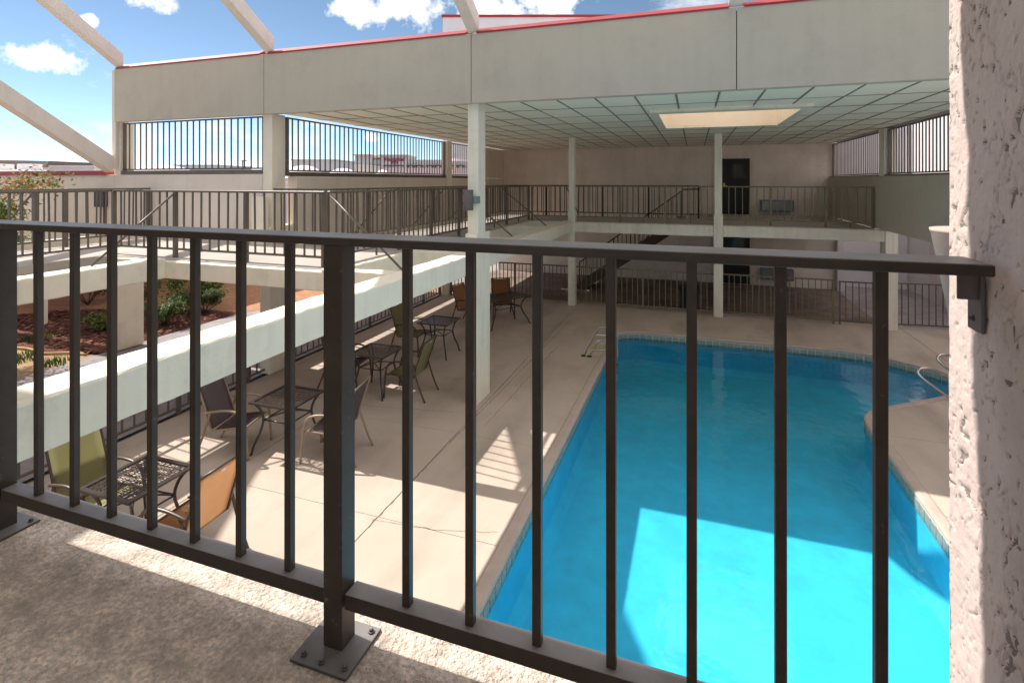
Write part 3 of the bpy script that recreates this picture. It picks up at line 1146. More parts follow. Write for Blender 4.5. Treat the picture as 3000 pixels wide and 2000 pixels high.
r6 = railing('dark bronze railing on the wall side of the roofed walkway', (-6.42, 8.2), (-6.42, 17.9), posts=(1.2, 2.4, 3.95, 5.85, 7.8, 9.68), m='bronze_far')
for y in (10.3, 13.0, 15.3):
    brace(r6, (-6.44, y, 3.50), (-7.42, y, 2.47))
r7 = railing('dark railing around the stair opening near the rear wall', (-6.42, 17.92), (.15, 17.92), posts=(1.5, 3.48, 5.0, 6.55), m='black_metal')
brace(r7, (-4.2, 17.94, 3.5), (-3.9, 18.6, 2.5), 'black_metal')
r8 = railing('bronze railing of the left walkway on the garden side nearest the tables', (-9.2, -3.0), (-9.2, 6.14), posts=(1.3, 2.7, 4.0, 5.3, 6.6, 8.07))
r9 = railing('leftmost bronze railing in front of the leafy tree', (-10.95, -3.0), (-10.95, 8.08), posts=(1.3, 2.7, 4.1, 5.5, 6.9, 8.3, 9.5, 11.05))
brace(r9, (-10.97, 6.0, 3.5), (-12.2, 6.0, 2.53))
# ground level pool fences
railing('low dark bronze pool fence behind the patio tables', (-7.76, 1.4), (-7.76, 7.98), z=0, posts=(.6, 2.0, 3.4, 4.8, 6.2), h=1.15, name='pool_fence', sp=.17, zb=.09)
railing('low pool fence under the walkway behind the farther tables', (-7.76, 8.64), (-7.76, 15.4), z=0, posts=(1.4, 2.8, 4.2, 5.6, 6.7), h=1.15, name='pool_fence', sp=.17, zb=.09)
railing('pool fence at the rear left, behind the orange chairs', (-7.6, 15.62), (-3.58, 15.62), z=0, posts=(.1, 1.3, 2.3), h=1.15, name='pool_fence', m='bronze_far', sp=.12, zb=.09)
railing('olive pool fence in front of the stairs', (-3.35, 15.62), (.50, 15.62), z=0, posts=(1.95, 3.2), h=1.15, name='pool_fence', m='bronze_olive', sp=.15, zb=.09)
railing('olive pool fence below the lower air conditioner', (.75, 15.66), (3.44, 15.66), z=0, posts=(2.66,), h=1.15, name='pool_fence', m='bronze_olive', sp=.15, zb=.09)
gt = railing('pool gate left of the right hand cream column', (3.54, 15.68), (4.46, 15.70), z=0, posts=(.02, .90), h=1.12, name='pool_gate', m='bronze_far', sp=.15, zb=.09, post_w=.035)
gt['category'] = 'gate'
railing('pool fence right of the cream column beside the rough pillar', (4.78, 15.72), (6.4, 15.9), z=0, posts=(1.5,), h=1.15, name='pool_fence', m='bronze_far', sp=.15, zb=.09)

# ------------------------------------------------------------------ near railing (detailed)
nr = thing('balcony_railing', 'large dark bronze railing in the foreground bolted to the balcony floor', 'railing', (0, 1.165, F2))
YP = 0.0
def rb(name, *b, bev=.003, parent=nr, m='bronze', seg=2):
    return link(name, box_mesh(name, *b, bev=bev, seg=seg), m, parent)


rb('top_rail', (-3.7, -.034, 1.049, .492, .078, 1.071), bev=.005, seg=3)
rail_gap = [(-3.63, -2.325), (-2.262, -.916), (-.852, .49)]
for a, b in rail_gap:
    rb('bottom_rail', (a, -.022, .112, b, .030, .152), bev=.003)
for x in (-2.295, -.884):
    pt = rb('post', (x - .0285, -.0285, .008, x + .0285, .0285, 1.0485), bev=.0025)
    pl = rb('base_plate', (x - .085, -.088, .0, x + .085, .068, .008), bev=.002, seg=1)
    bm = bmesh.new()
    for (bx, by) in ((-.066, .048), (.066, .048), (-.058, -.066), (.066, -.066), (.0, -.070)):
        bmesh.ops.create_cone(bm, cap_ends=True, segments=12, radius1=.0085, radius2=.0085, depth=.003, matrix=Matrix.Translation((x + bx, by, .0105)))
        bmesh.ops.create_uvsphere(bm, u_segments=10, v_segments=6, radius=.0062, matrix=Matrix.Translation((x + bx, by, .013)))
    link('bolt', mesh_from(bm, 'bolts'), 'bronze', pl)
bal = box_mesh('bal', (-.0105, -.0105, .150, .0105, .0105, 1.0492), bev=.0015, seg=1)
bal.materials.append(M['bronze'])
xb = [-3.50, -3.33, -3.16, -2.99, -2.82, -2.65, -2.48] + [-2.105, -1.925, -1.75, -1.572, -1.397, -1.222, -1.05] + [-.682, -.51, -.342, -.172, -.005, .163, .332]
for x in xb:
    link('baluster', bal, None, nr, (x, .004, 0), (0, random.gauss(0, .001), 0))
# wall bracket on the pillar
bk = rb('wall_bracket', (.466, .040, .995, .498, .046, 1.0485), (.4975, .030, .935, .5035, .082, 1.0485), bev=.001, seg=1, m='fixture')
bm = bmesh.new()
for zb_ in (.958, 1.003):
    bmesh.ops.create_uvsphere(bm, u_segments=10, v_segments=6, radius=.006, matrix=Matrix.Translation((.4965, .060, zb_)))
link('bolt', mesh_from(bm, 'bkb'), 'bronze', bk)

# ------------------------------------------------------------------ near rough pillar: real relief
def rough_face(bm, o, ux, uz, nrm, W, H, nx, nz_, amp):
    grid = []
    for j in range(nz_ + 1):
        row = []
        for i in range(nx + 1):
            a, b = i / nx * W, j / nz_ * H
            q = o + ux * a + uz * b
            k = q
            v = noise.fractal(Vector((k.x * 7, k.y * 7, k.z * 5)), 1.0, 2.0, 3) * .005 + abs(noise.noise(Vector((k.y * 30, k.z * 17, 2)))) * .003
            v += noise.fractal(k * 60, 1.0, 2.0, 3) * .0012
            # worm shaped voids, elongated downwards
            s = Vector((k.x * 30, k.y * 30, k.z * 9)) + noise.noise_vector(k * 17) * 1.0
            w1 = abs(noise.noise(s))
            w2 = noise.noise(Vector((k.x * 15, k.y * 15, k.z * 7)) + Vector((31, 7, 3)))
            pit = 0.0
            if w2 > -.02:
                pit = max(0.0, 1 - w1 / .072) * min(1, (w2 + .02) * 9)
            w3 = noise.noise(Vector((k.x * 95, k.y * 95, k.z * 70)) + Vector((3, 9, 4)))
            if w3 > .46:
                pit = max(pit, min(1, (w3 - .46) * 9))
            e = min(a, W - a) / .01
            v *= min(1, .3 + e)
            row.append((bm.verts.new(q + nrm * (v - pit * .006 * amp)), pit))
        grid.append(row)
    for j in range(nz_):
        for i in range(nx):
            f = bm.faces.new((grid[j][i][0], grid[j][i + 1][0], grid[j + 1][i + 1][0], grid[j + 1][i][0]))
            f.smooth = True
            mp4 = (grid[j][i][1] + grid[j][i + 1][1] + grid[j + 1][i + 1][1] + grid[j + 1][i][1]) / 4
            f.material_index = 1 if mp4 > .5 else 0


mat('pit_dark', (.27, .22, .20), .95, .2, 30)  # darker colour for the faces inside the pits
bm = bmesh.new()
PX0, PX1, PY0, PY1 = .508, 1.0, .80, 1.350
rough_face(bm, Vector((PX0, PY1, F2)), Vector((0, -1, 0)), Vector((0, 0, 1)), Vector((-1, 0, 0)), PY1 - PY0, CEIL - F2, 150, 640, 1.0)
rough_face(bm, Vector((PX1, PY1, F2)), Vector((-1, 0, 0)), Vector((0, 0, 1)), Vector((0, 1, 0)), PX1 - PX0, CEIL - F2, 40, 200, 1.0)
bm_box(bm, PX0 + .012, PY0, F2, PX1 - .0, PY1 - .012, CEIL)
bmesh.ops.translate(bm, verts=list(bm.verts), vec=(-.75, -1.075, -F2))
me = mesh_from(bm, 'pillar')
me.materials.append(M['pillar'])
me.materials.append(M['pit_dark'])
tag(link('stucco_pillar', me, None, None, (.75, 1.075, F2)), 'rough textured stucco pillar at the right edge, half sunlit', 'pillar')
block('stucco_pillar', 'stucco pillar outside the left edge carrying the balcony roof', 'pillar', 'pillar', -4.50, .80, F2, -4.03, 1.352, CEIL)
# balcony roof and the building behind the camera
block('balcony_roof', 'flat roof slab above the balcony', 'roof', 'offwhite', -12, -1.9, CEIL, 8, 1.376, 5.35)
block('shade_slab', 'unseen slab added above the left pillar to shade the balcony floor', 'roof', 'offwhite', -9, 1.378, CEIL, -4.32, 1.80, 5.34)  # unseen slab added to shade the left end of the balcony floor
block('building_wall', 'stucco wall of the building behind the balcony, left of the added light gap', 'wall', 'offwhite', -12, -1.95, -.05, -2.2, -1.62, CEIL - .01)  # opening between the two walls is added to brighten the balcony floor
block('building_wall', 'stucco wall of the building behind the balcony, right of the added light gap', 'wall', 'offwhite', .2, -1.95, -.05, 8, -1.62, CEIL - .01)
# ridge girder carrying the sloping beams, outside the picture
rf = thing('ridge_frame', 'ridge girder on end posts carrying the upper ends of the sloping beams', 'frame', (-12.0, 2.35, 0))
link('girder', box_mesh('rg', (-.4, -.15, 9.8, 21.0, .15, 10.4)), 'stucco_fine', rf)
for x in (-.2, 20.8):
    link('post', box_mesh('rp', (x - .15, -.15, -.05, x + .15, .15, 9.8)), 'stucco_fine', rf)

# conical lamp on the far side of the pillar
bm = bmesh.new()
prof = [(.0, .0), (.042, .0), (.096, .318), (.0985, .320), (.0985, .326), (.0, .327)]
ns = 28
rings = [[bm.verts.new((r * math.cos(2 * math.pi * k / ns), r * math.sin(2 * math.pi * k / ns), z)) for k in range(ns)] for r, z in prof[1:-1]]
for a, b in zip(rings[:-1], rings[1:]):
    for k in range(ns):
        bm.faces.new((a[k], a[(k + 1) % ns], b[(k + 1) % ns], b[k])).smooth = True
bm.faces.new(list(reversed(rings[0])))
bm.faces.new(rings[-1])
me = mesh_from(bm, 'cone')
wl = thing('wall_lamp', 'tapered pink beige wall lamp behind the rough pillar', 'lamp', (.628, 1.50, 3.268))
link('shade', me, 'cone_pink', wl)
link('mounting_plate', box_mesh('mp', (-.05, -.155, .08, .05, -.085, .2)), 'fixture', wl)
# box lamp on the pool column
bl = thing('wall_lamp', 'dark half round box lamp on the white column', 'lamp', (-3.53, 8.03, 3.22))
bm = bmesh.new()
ring = [(.085 * math.cos(R(a)), -.02 - .10 * math.sin(R(a))) for a in range(0, 181, 15)]
lo = [bm.verts.new((x, y, 0)) for x, y in ring]
hi = [bm.verts.new((x, y, .34)) for x, y in ring]
for i in range(len(ring) - 1):
    bm.faces.new((lo[i], hi[i], hi[i + 1], lo[i + 1])).smooth = True
bm.faces.new((lo[0], lo[-1], hi[-1], hi[0]))
bm.faces.new(lo)
bm.faces.new(hi)
bmesh.ops.recalc_face_normals(bm, faces=list(bm.faces))
link('shade', mesh_from(bm, 'bl'), 'fixture', bl)
link('junction_box', box_mesh('jb', (.06, -.019, .11, .15, .12, .23)), 'teal', bl)

# ------------------------------------------------------------------ pool furniture
def sling_mesh(name, pts, w, thick=.008):
    bm = bmesh.new()
    P = smooth_path([(x, 0, z) for x, z in pts], 5)
    rows = []
    nn = 6
    for p in P:
        row = []
        for k in range(nn + 1):
            f = k / nn * 2 - 1
            row.append(bm.verts.new((p.x, f * w / 2, p.z - .012 * (1 - f * f))))
        rows.append(row)
    for a, b in zip(rows[:-1], rows[1:]):
        for k in range(nn):
            bm.faces.new((a[k], a[k + 1], b[k + 1], b[k])).smooth = True
    bmesh.ops.solidify(bm, geom=list(bm.faces), thickness=thick)
    bmesh.ops.recalc_face_normals(bm, faces=list(bm.faces))
    return mesh_from(bm, name)


CH = {}


def chair(label, x, y, rot, sling, frame):
    if not CH:
        w = .50
        CH['seat'] = sling_mesh('seat', [(.26, .405), (.12, .40), (-.05, .375), (-.19, .37)], w)
        CH['back'] = sling_mesh('back', [(-.20, .38), (-.25, .55), (-.33, .78), (-.40, .97)], w)
        CH['arm'] = tube_mesh('arm', [smooth_path([(.33, 0, .0), (.315, 0, .22), (.29, 0, .46), (.24, 0, .585), (.14, 0, .635), (-.02, 0, .645), (-.20, 0, .62), (-.275, 0, .60)], 5)], .0155, 8, 1.25)
        CH['rear'] = tube_mesh('rear', [smooth_path([(-.20, 0, .62), (-.27, 0, .40), (-.34, 0, .20), (-.43, 0, .0)], 4)], .0145, 8, 1.2)
        CH['rail'] = tube_mesh('rail', [smooth_path([(.31, 0, .40), (.26, 0, .412), (.12, 0, .405), (-.05, 0, .382), (-.17, 0, .372), (-.215, 0, .40), (-.255, 0, .55), (-.335, 0, .78), (-.405, 0, .985)], 5)], .0135, 8)
        CH['bar'] = tube_mesh('bar', [[(0, -.265, 0), (0, .265, 0)]], .0125, 8)
        CH['tag'] = box_mesh('tg', (-.412, -.03, .925, -.409, .02, .945))
    t = thing('patio_chair', label, 'chair', (x, y, 0), rot, 'patio chairs on the pool deck')

    def part(name, key, m, loc=(0, 0, 0)):
        k2 = key + m
        if k2 not in CH:
            CH[k2] = CH[key].copy()
            CH[k2].materials.clear()
            CH[k2].materials.append(M[m])
        return link(name, CH[k2], None, t, loc)
    part('seat', 'seat', sling)
    bk_ = part('backrest', 'back', sling)
    if sling == 'sling_orange' or sling == 'sling_olive':
        tg = part('care_tag', 'tag', 'white_paint')
        tg.parent = bk_
    for s in (-1, 1):
        part('armrest', 'arm', frame, (0, s * .285, 0))
        part('rear_leg', 'rear', frame, (0, s * .285, 0))
        part('side_rail', 'rail', frame, (0, s * .258, 0))
    for (bx, bz) in ((.255, .40), (-.18, .365), (-.402, .98)):
        part('cross_bar', 'bar', frame, (bx, 0, bz))
    return t


def s_leg(cx, cy, hx, hy, z):
    """cabriole leg from tabletop corner to foot, bulging outward then in"""
    return smooth_path([(cx * .86, cy * .86, z), (cx * .70, cy * .70, z * .86), (cx * .62, cy * .62, z * .66), (cx * .70, cy * .70, z * .42),
                        (cx * .86, cy * .86, z * .18), (cx * .92, cy * .92, .02), (cx * .98, cy * .98, 0.006)], 5)


TB = {}


def table(label, x, y, rot=0.0, lx=.70, ly=.70):
    key = (lx, ly)
    z = .715
    if key not in TB:
        hx, hy = lx / 2, ly / 2
        rim = box_mesh('rim', (-hx, -hy, z - .012, hx, -hy + .045, z + .01), (-hx, hy - .045, z - .012, hx, hy, z + .01),
                       (-hx, -hy + .045, z - .012, -hx + .045, hy - .045, z + .01), (hx - .045, -hy + .045, z - .012, hx, hy - .045, z + .01))
        bm = bmesh.new()
        # scroll work: flat arcs
        rnd = random.Random(5)
        nxx, nyy = int((lx - .09) / .061), int((ly - .09) / .061)
        for i in range(nxx):
            for j in range(nyy):
                cx = -hx + .045 + (lx - .09) * (i + .5) / nxx
                cy2 = -hy + .045 + (ly - .09) * (j + .5) / nyy
                a0 = rnd.choice((0, 90, 180, 270)) + rnd.uniform(-20, 20)
                for s in (1, -1):
                    ri, ro = .012, .026
                    c = Vector((cx + s * .012 * math.cos(R(a0)), cy2 + s * .012 * math.sin(R(a0))))
                    prev = None
                    for k in range(9):
                        a = R(a0 + s * 30 + k * 27)
                        wd = 1 - .35 * abs(k - 4) / 4
                        q0 = c + Vector((math.cos(a), math.sin(a))) * (ri + .004 * (1 - wd))
                        q1 = c + Vector((math.cos(a), math.sin(a))) * (ri + (ro - ri) * wd)
                        cur = (bm.verts.new((q0.x, q0.y, z)), bm.verts.new((q1.x, q1.y, z)))
                        if prev:
                            bm.faces.new((prev[0], prev[1], cur[1], cur[0]))
                        prev = cur
        for i in range(nxx + 1):
            xx = -hx + .045 + (lx - .09) * i / nxx
            bm_box(bm, xx - .004, -hy + .04, z - .004, xx + .004, hy - .04, z + .001)
        for j in range(nyy + 1):
            yy = -hy + .045 + (ly - .09) * j / nyy
            bm_box(bm, -hx + .04, yy - .004, z - .0045, hx - .04, yy + .004, z + .0005)
        bmesh.ops.recalc_face_normals(bm, faces=list(bm.faces))
        lat = mesh_from(bm, 'lattice')
        legs = [tube_mesh('leg', [s_leg(sx * hx, sy * hy, hx, hy, z - .012)], .0165, 8) for sx in (-1, 1) for sy in (-1, 1)]
        q = .63
        ring = [(sx * hx * q, sy * hy * q, .46) for sx, sy in ((-1, -1), (1, -1), (1, 1), (-1, 1))]
        st = tube_mesh('st', [[ring[i], Vector(ring[i]).lerp(Vector(ring[(i + 1) % 4]), .5) * .96 + Vector((0, 0, .015)), ring[(i + 1) % 4]] for i in range(4)] +
                       [smooth_path([ring[0], (0, .05, .50), ring[2]], 5), smooth_path([ring[1], (0, -.05, .50), ring[3]], 5)], .010, 8)
        for me in [rim, lat, st] + legs:
            me.materials.append(M['table_cast'])
        TB[key] = (rim, lat, legs, st)
    rim, lat, legs, st = TB[key]
    t = thing('patio_table', label, 'table', (x, y, 0), rot, 'cast metal patio tables')
    tp = link('tabletop_rim', rim, None, t)
    link('scroll_lattice', lat, None, tp)
    for l in legs:
        link('leg', l, None, t)
    link('stretcher', st, None, t)
    return t


table('nearest dark cast metal table, sunlit, between olive and orange chairs', -5.30, 3.80)
table('second dark lattice table, between two purple chairs', -5.33, 5.90)
table('third dark lattice table, between a purple and an olive chair', -5.30, 8.02)
table('fourth lattice table, in front of the farther olive chair', -5.17, 10.18)
table('long dark table farthest away, half behind the white column', -4.66, 12.82, R(-34), .70, 1.30)
chair('olive green sling chair left of the nearest table', -5.93, 3.82, R(-2), 'sling_olive', 'frame_bronze')
chair('orange sling chair seen from behind in the sun', -4.68, 3.86, R(180 + 2), 'sling_orange', 'frame_bronze')
chair('purple grey sling chair with tan frame left of the second table', -5.98, 5.66, R(14), 'sling_purple', 'frame_tan')
chair('purple grey sling chair with tan frame right of the second table', -4.62, 5.98, R(180 + 12), 'sling_purple', 'frame_tan')
chair('purple brown sling chair left of the third table', -5.98, 8.12, R(8), 'sling_purple', 'frame_bronze')
chair('olive green sling chair right of the third table, side view', -4.70, 8.10, R(180 + 4), 'sling_olive', 'frame_bronze')
chair('olive green sling chair left of the fourth table', -5.80, 10.14, R(-2), 'sling_olive', 'frame_bronze')
chair('orange sling chair left of the farthest table, half hidden', -5.52, 12.62, R(-12), 'sling_orange', 'frame_bronze')
chair('orange sling chair behind the farthest table', -4.95, 13.52, R(-62), 'sling_orange', 'frame_bronze')

# pool ladder
ld = thing('pool_ladder', 'chrome pool ladder with two looped grab rails at the left edge', 'ladder', (-1.76, 11.05, 0))
for y in (0, .60):
    loop = smooth_path([(-.46, y, 0), (-.37, y, .20), (-.28, y, .37), (-.21, y, .45), (-.10, y, .475), (.04, y, .47), (.13, y, .41), (.165, y, .25), (.165, y, -.5)], 6)
    link('grab_rail', tube_mesh('gr', [loop], .021, 10), 'steel', ld)
    lower = smooth_path([(-.33, y, 0), (-.29, y, .09), (-.21, y, .14), (-.05, y, .17), (.165, y, .20)], 6)
    link('lower_rail', tube_mesh('lr', [lower], .019, 10), 'steel', ld)
    bm = bmesh.new()
    for bx in (-.46, -.33):
        bmesh.ops.create_cone(bm, cap_ends=True, segments=14, radius1=.055, radius2=.04, depth=.02, matrix=Matrix.Translation((bx, y, .016)))
    link('floor_flange', mesh_from(bm, 'fl'), 'black_metal' if y == 0 else 'yellow', ld)
for z in (-.05, -.3):
    link('rung', box_mesh('rung', (.12, .0, z - .012, .20, .60, z + .012)), 'steel', ld)
me = box_mesh('grate', (0, 0, 0, .26, .26, .012))
gr = link('deck_skimmer_lid', me, 'white_paint', None, (-2.12, 12.0, .002))
tag(gr, 'square white skimmer lid in the deck behind the ladder', 'lid')
link('lid_slot', box_mesh('slot', (.06, .17, .0122, .20, .20, .014)), 'black_plastic', gr)

# handrail of the entry steps on the right
hr = thing('pool_handrail', 'curved chrome handrail at the pool steps by the pillar', 'handrail', (4.1, 10.85, 0))
for off in (Vector((0, 0, 0)), Vector((.62, .95, 0))):
    loop = smooth_path([Vector((.04, .0, .0)) + off, Vector((-.14, -.03, .13)) + off, Vector((-.38, -.06, .31)) + off, Vector((-.47, -.02, .41)) + off, Vector((-.40, .05, .47)) + off,
                        Vector((-.18, .16, .44)) + off, Vector((.15, .36, .26)) + off, Vector((.36, .5, .05)) + off, Vector((.42, .55, -.4)) + off], 7)
    link('rail', tube_mesh('hr', [loop], .022, 10), 'steel', hr)

# ------------------------------------------------------------------ doors, air conditioners, stairs, bin
def door(label, z, x0=.90, x1=1.83, h=1.95):
    t = thing('entrance_door', label, 'door', ((x0 + x1) / 2, 20.8, z))
    w = (x1 - x0) / 2
    link('frame', box_mesh('df', (-w - .06, -.05, 0, -w, .0, h), (w, -.05, 0, w + .06, 0, h), (-w - .06, -.05, h, w + .06, 0, h + .07)), 'door_dark', t)
    lf = link('leaf', box_mesh('dl', (-w, -.02, 0, w, -.002, h)), 'door_dark', t)
    gl = link('window', box_mesh('dg', (-.05, -.026, h - .62, w - .12, -.0205, h - .14)), 'glass_dark', t)
    for i in range(5):
        x = -.05 + (w - .07) * (i + .5) / 5
        link('bar', box_mesh('db', (x - .008, -.045, h - .64, x + .008, -.03, h - .12)), 'black_metal', gl)
    kn = link('lever', box_mesh('kn', (-w + .10, -.08, .98, -w + .16, -.021, 1.14), (-w + .08, -.10, 1.02, -w + .22, -.081, 1.05)), 'brass', lf)
    return t


door('dark upper floor door with small barred window', F2 + .004)
door('dark ground floor door with small barred window', -.02)
for z, lab in ((F2 + .14, 'wall air conditioner on the upper floor behind the railing'), (.20, 'wall air conditioner on the ground floor behind the fence')):
    t = thing('air_conditioner', lab, 'air conditioner', (2.76, 20.8, z), 0, 'wall air conditioners')
    link('casing', box_mesh('ac', (-.53, -.20, 0, .53, 0, .40), bev=.01, seg=1), 'ac_metal', t)
    lv = box_mesh('lv', (-.48, -.215, 0, .48, -.2005, .012))
    lv.materials.append(M['steel'])
    for i in range(10):
        link('louver', lv, None, t, (0, 0, .04 + i * .033), (R(0), 0, 0))

st = thing('staircase', 'dark open staircase rising to the right against the rear wall', 'stairs', (-3.75, 18.0, 0))
nst = 14
rise, run = F2 / nst, .245
tm = box_mesh('tread', (0, 0, -.045, .29, 1.1, 0))
tm.materials.append(M['black_metal'])
rm_ = box_mesh('riser', (0, 0, -rise, .015, 1.1, -.045))
rm_.materials.append(M['black_metal'])
for i in range(nst):
    link('tread', tm, None, st, (i * run, .03, (i + 1) * rise))
    link('riser', rm_, None, st, (i * run, .03, (i + 1) * rise))
for y in (0, 1.16):
    link('stringer', bar_mesh('str', ((-.05, y, -.02), (nst * run, y, F2 - .10), .05, .28)), 'stair_brown', st)
    rl = link('guard_rail', tube_mesh('gr', [smooth_path([(0, y, .0), (0, y, .86), (.05, y, .93)], 3) + [Vector((nst * run, y, F2 + .93)), Vector((nst * run + .5, y, F2 + .95))]], .02), 'black_metal', st)
    sb_ = box_mesh('sbal', (-.009, y - .009, .03, .009, y + .009, .88))
    sb_.materials.append(M['black_metal'])
    for i in range(1, 24):
        x = i * .145
        link('baluster', sb_, None, rl, (x, 0, x / run * rise))
bn = thing('trash_bin', 'black square trash bin behind the pool fence', 'bin', (-.14, 16.3, -.03))
link('body', box_mesh('bb', (-.25, -.25, 0, .25, .25, .58), bev=.02), 'black_plastic', bn)
link('lid', box_mesh('bl', (-.27, -.27, .585, .27, .27, .68), bev=.03), 'black_plastic', bn)
# notice box and pipe chase on the left wall
nb = thing('meter_box', 'dark purple meter box on the left wall behind railings', 'box', (-12.4, 8.10, 3.13))
link('case', box_mesh('nb', (-.155, -.10, 0, .155, 0, .36), bev=.01), 'sheet_purple', nb)
link('conduit', box_mesh('nc', (.05, -.04, -.6, .07, -.005, 0)), 'fixture', nb)
block('pipe_cover', 'capped white pipe cover at the base of the left column', 'cover', 'offwhite', -8.0, 7.90, F2, -7.70, 8.025, 3.40)

# ------------------------------------------------------------------ plants
def foliage(name, centre, rad, n, leaf, mats, squash=1.0, shell=.55, seed=0, lobes=7, parent=None, up=0.2):
    rnd = random.Random(seed)
    bm = bmesh.new()
    L = []
    for i in range(lobes):
        a, b = rnd.uniform(0, 6.28), rnd.uniform(-.5, 1)
        q = Vector((math.cos(a) * rad * .6, math.sin(a) * rad * .6, b * rad * .55 * squash))
        L.append((q, rad * rnd.uniform(.3, .62)))
    c0 = Vector(centre)
    for i in range(n):
        q, rr = rnd.choice(L)
        v = Vector((rnd.gauss(0, 1), rnd.gauss(0, 1), rnd.gauss(0, 1))).normalized()
        d = rr * (shell + (1 - shell) * rnd.random()) * (1 + .25 * noise.noise(v * 3 + q * 5))
        p = q + Vector((v.x, v.y, v.z * squash)) * d
        nn = (v + Vector((rnd.uniform(-.8, .8), rnd.uniform(-.8, .8), rnd.uniform(-.4, .8) + up))).normalized()
        t = nn.cross(Vector((rnd.uniform(-1, 1), rnd.uniform(-1, 1), rnd.uniform(-1, 1)))).normalized()
        s = nn.cross(t)
        l = leaf * rnd.uniform(.6, 1.4)
        w = l * .42
        vs_ = [bm.verts.new(c0 + p + t * l), bm.verts.new(c0 + p + s * w), bm.verts.new(c0 + p - t * l), bm.verts.new(c0 + p - s * w)]
        f = bm.faces.new(vs_)
        f.material_index = rnd.choices(range(len(mats)), [m[1] for m in mats])[0]
    me = mesh_from(bm, name)
    for m in mats:
        me.materials.append(M[m[0]])
    return link(name, me, None, parent)


def bush(label, x, y, rad, z0, n, seed, mats, leaf=.035, squash=.75):
    t = thing('shrub', label, 'shrub', (x, y, z0))
    rnd = random.Random(seed)
    bm = bmesh.new()
    for i in range(9):
        a = rnd.uniform(0, 6.28)
        e = Vector((math.cos(a) * rad * .7, math.sin(a) * rad * .7, rad * rnd.uniform(.5, 1.0)))
        bm_tube(bm, [Vector((0, 0, 0)), e * .5 + Vector((0, 0, .05)), e], [.018, .012, .005], 5)
    link('stems', mesh_from(bm, 'stems'), 'bark', t)
    foliage('foliage', (0, 0, rad * .75), rad, n, leaf, mats, squash, .35, seed, 11, t, up=.5)
    return t


GL = [('leaf_green', .5), ('leaf_light', .35), ('leaf_dark', .25)]
GD = [('leaf_green', .45), ('leaf_dark', .6), ('leaf_light', .08)]
bush('bright green sunlit shrub behind the wide pier', -13.75, 11.5, .80, -.02, 8000, 1, GL)
bush('dark green shrub touching the right side of the sunlit shrub', -12.95, 11.15, .52, -.02, 4200, 2, GD)
bush('large dark shrub under the left beam', -17.2, 10.8, .85, -.02, 7000, 3, GD)
bush('small green shrub left of the wide pier', -13.95, 9.1, .34, -.02, 2600, 4, GL)
bush('low twiggy shrub right of the wide pier', -12.85, 9.9, .50, -.02, 3000, 5, GD)
bush('shaded shrub farther back between the sunlit shrub and the large dark one', -15.6, 11.2, .6, -.02, 4200, 6, GD)

tr = thing('garden_tree', 'small leafy tree with orange tipped leaves at the left edge', 'tree', (-13.6, 6.15, -.03))
rnd = random.Random(12)
bm = bmesh.new()
bm_tube(bm, smooth_path([(0, 0, 0), (.06, .03, 1.0), (-.05, .05, 2.0), (.02, .0, 3.0), (.0, .0, 3.7)], 4), .05, 8)
tips = []
for i in range(16):
    a = rnd.uniform(0, 6.28)
    z = rnd.uniform(1.5, 3.2)
    e = Vector((math.cos(a) * rnd.uniform(.4, 1.15), math.sin(a) * rnd.uniform(.4, 1.0), z + rnd.uniform(.1, .6)))
    tips.append(e)
    bm_tube(bm, [Vector((0, 0, z)), Vector((0, 0, z)).lerp(e, .5) + Vector((0, 0, .08)), e], [.02, .012, .004], 5)
link('trunk', mesh_from(bm, 'trunk'), 'bark', tr)
bm = bmesh.new()
TM = ['leaf_green', 'leaf_light', 'leaf_orange', 'leaf_dark']
for e in tips + [Vector((.95, .55, 3.62)), Vector((1.35, .7, 3.72)), Vector((.3, 0, 3.9)), Vector((.0, .1, 4.1)), Vector((.6, .4, 3.1)), Vector((.7, .3, 2.6)), Vector((.6, .1, 2.2)), Vector((.9, .2, 2.45)), Vector((.3, .3, 3.5)), Vector((-.3, 0, 3.6))]:
    for k in range(330):
        p = e + Vector((rnd.gauss(0, .20), rnd.gauss(0, .20), rnd.gauss(0, .12)))
        nn = Vector((rnd.uniform(-1, 1), rnd.uniform(-1, 1), rnd.uniform(0, 1.2))).normalized()
        t = nn.cross(Vector((rnd.uniform(-1, 1), rnd.uniform(-1, 1), rnd.uniform(-1, 1)))).normalized()
        s = nn.cross(t)
        l = rnd.uniform(.026, .055)
        f = bm.faces.new([bm.verts.new(p + t * l), bm.verts.new(p + s * l * .45), bm.verts.new(p - t * l), bm.verts.new(p - s * l * .45)])
        if p.z > 3.4:
            f.material_index = rnd.choices((0, 1, 2, 3), (.15, .4, .45, .05))[0]
        else:
            f.material_index = rnd.choices((0, 1, 2, 3), (.45, .4, .08, .15))[0]
me = mesh_from(bm, 'crown')
for k in TM:
    me.materials.append(M[k])
link('crown', me, None, tr)

# ------------------------------------------------------------------ background beyond the walls
def far_thing(name, label, cat, u, s):
    return thing(name, label, cat, at(u, s, -.06), YAW)


PX = 1 / 1545.0
def pxm(s):
    return s * PX


# hotel with the script sign
S_ = 100.0
k = pxm(S_)
def zz(v, s):
    return EYE.z + (530 - v) * pxm(s) + .06


ht = far_thing('hotel', 'grey hotel block with red script sign far behind the bars', 'building', 1200, S_)
def hb(name, m, u0, v0, u1, v1, y0=0.0, y1=8.0, parent=None):
    return link(name, box_mesh(name, ((u0 - 1200) * k, y0, zz(v1, S_), (u1 - 1200) * k, y1, zz(v0, S_))), m, parent or ht)


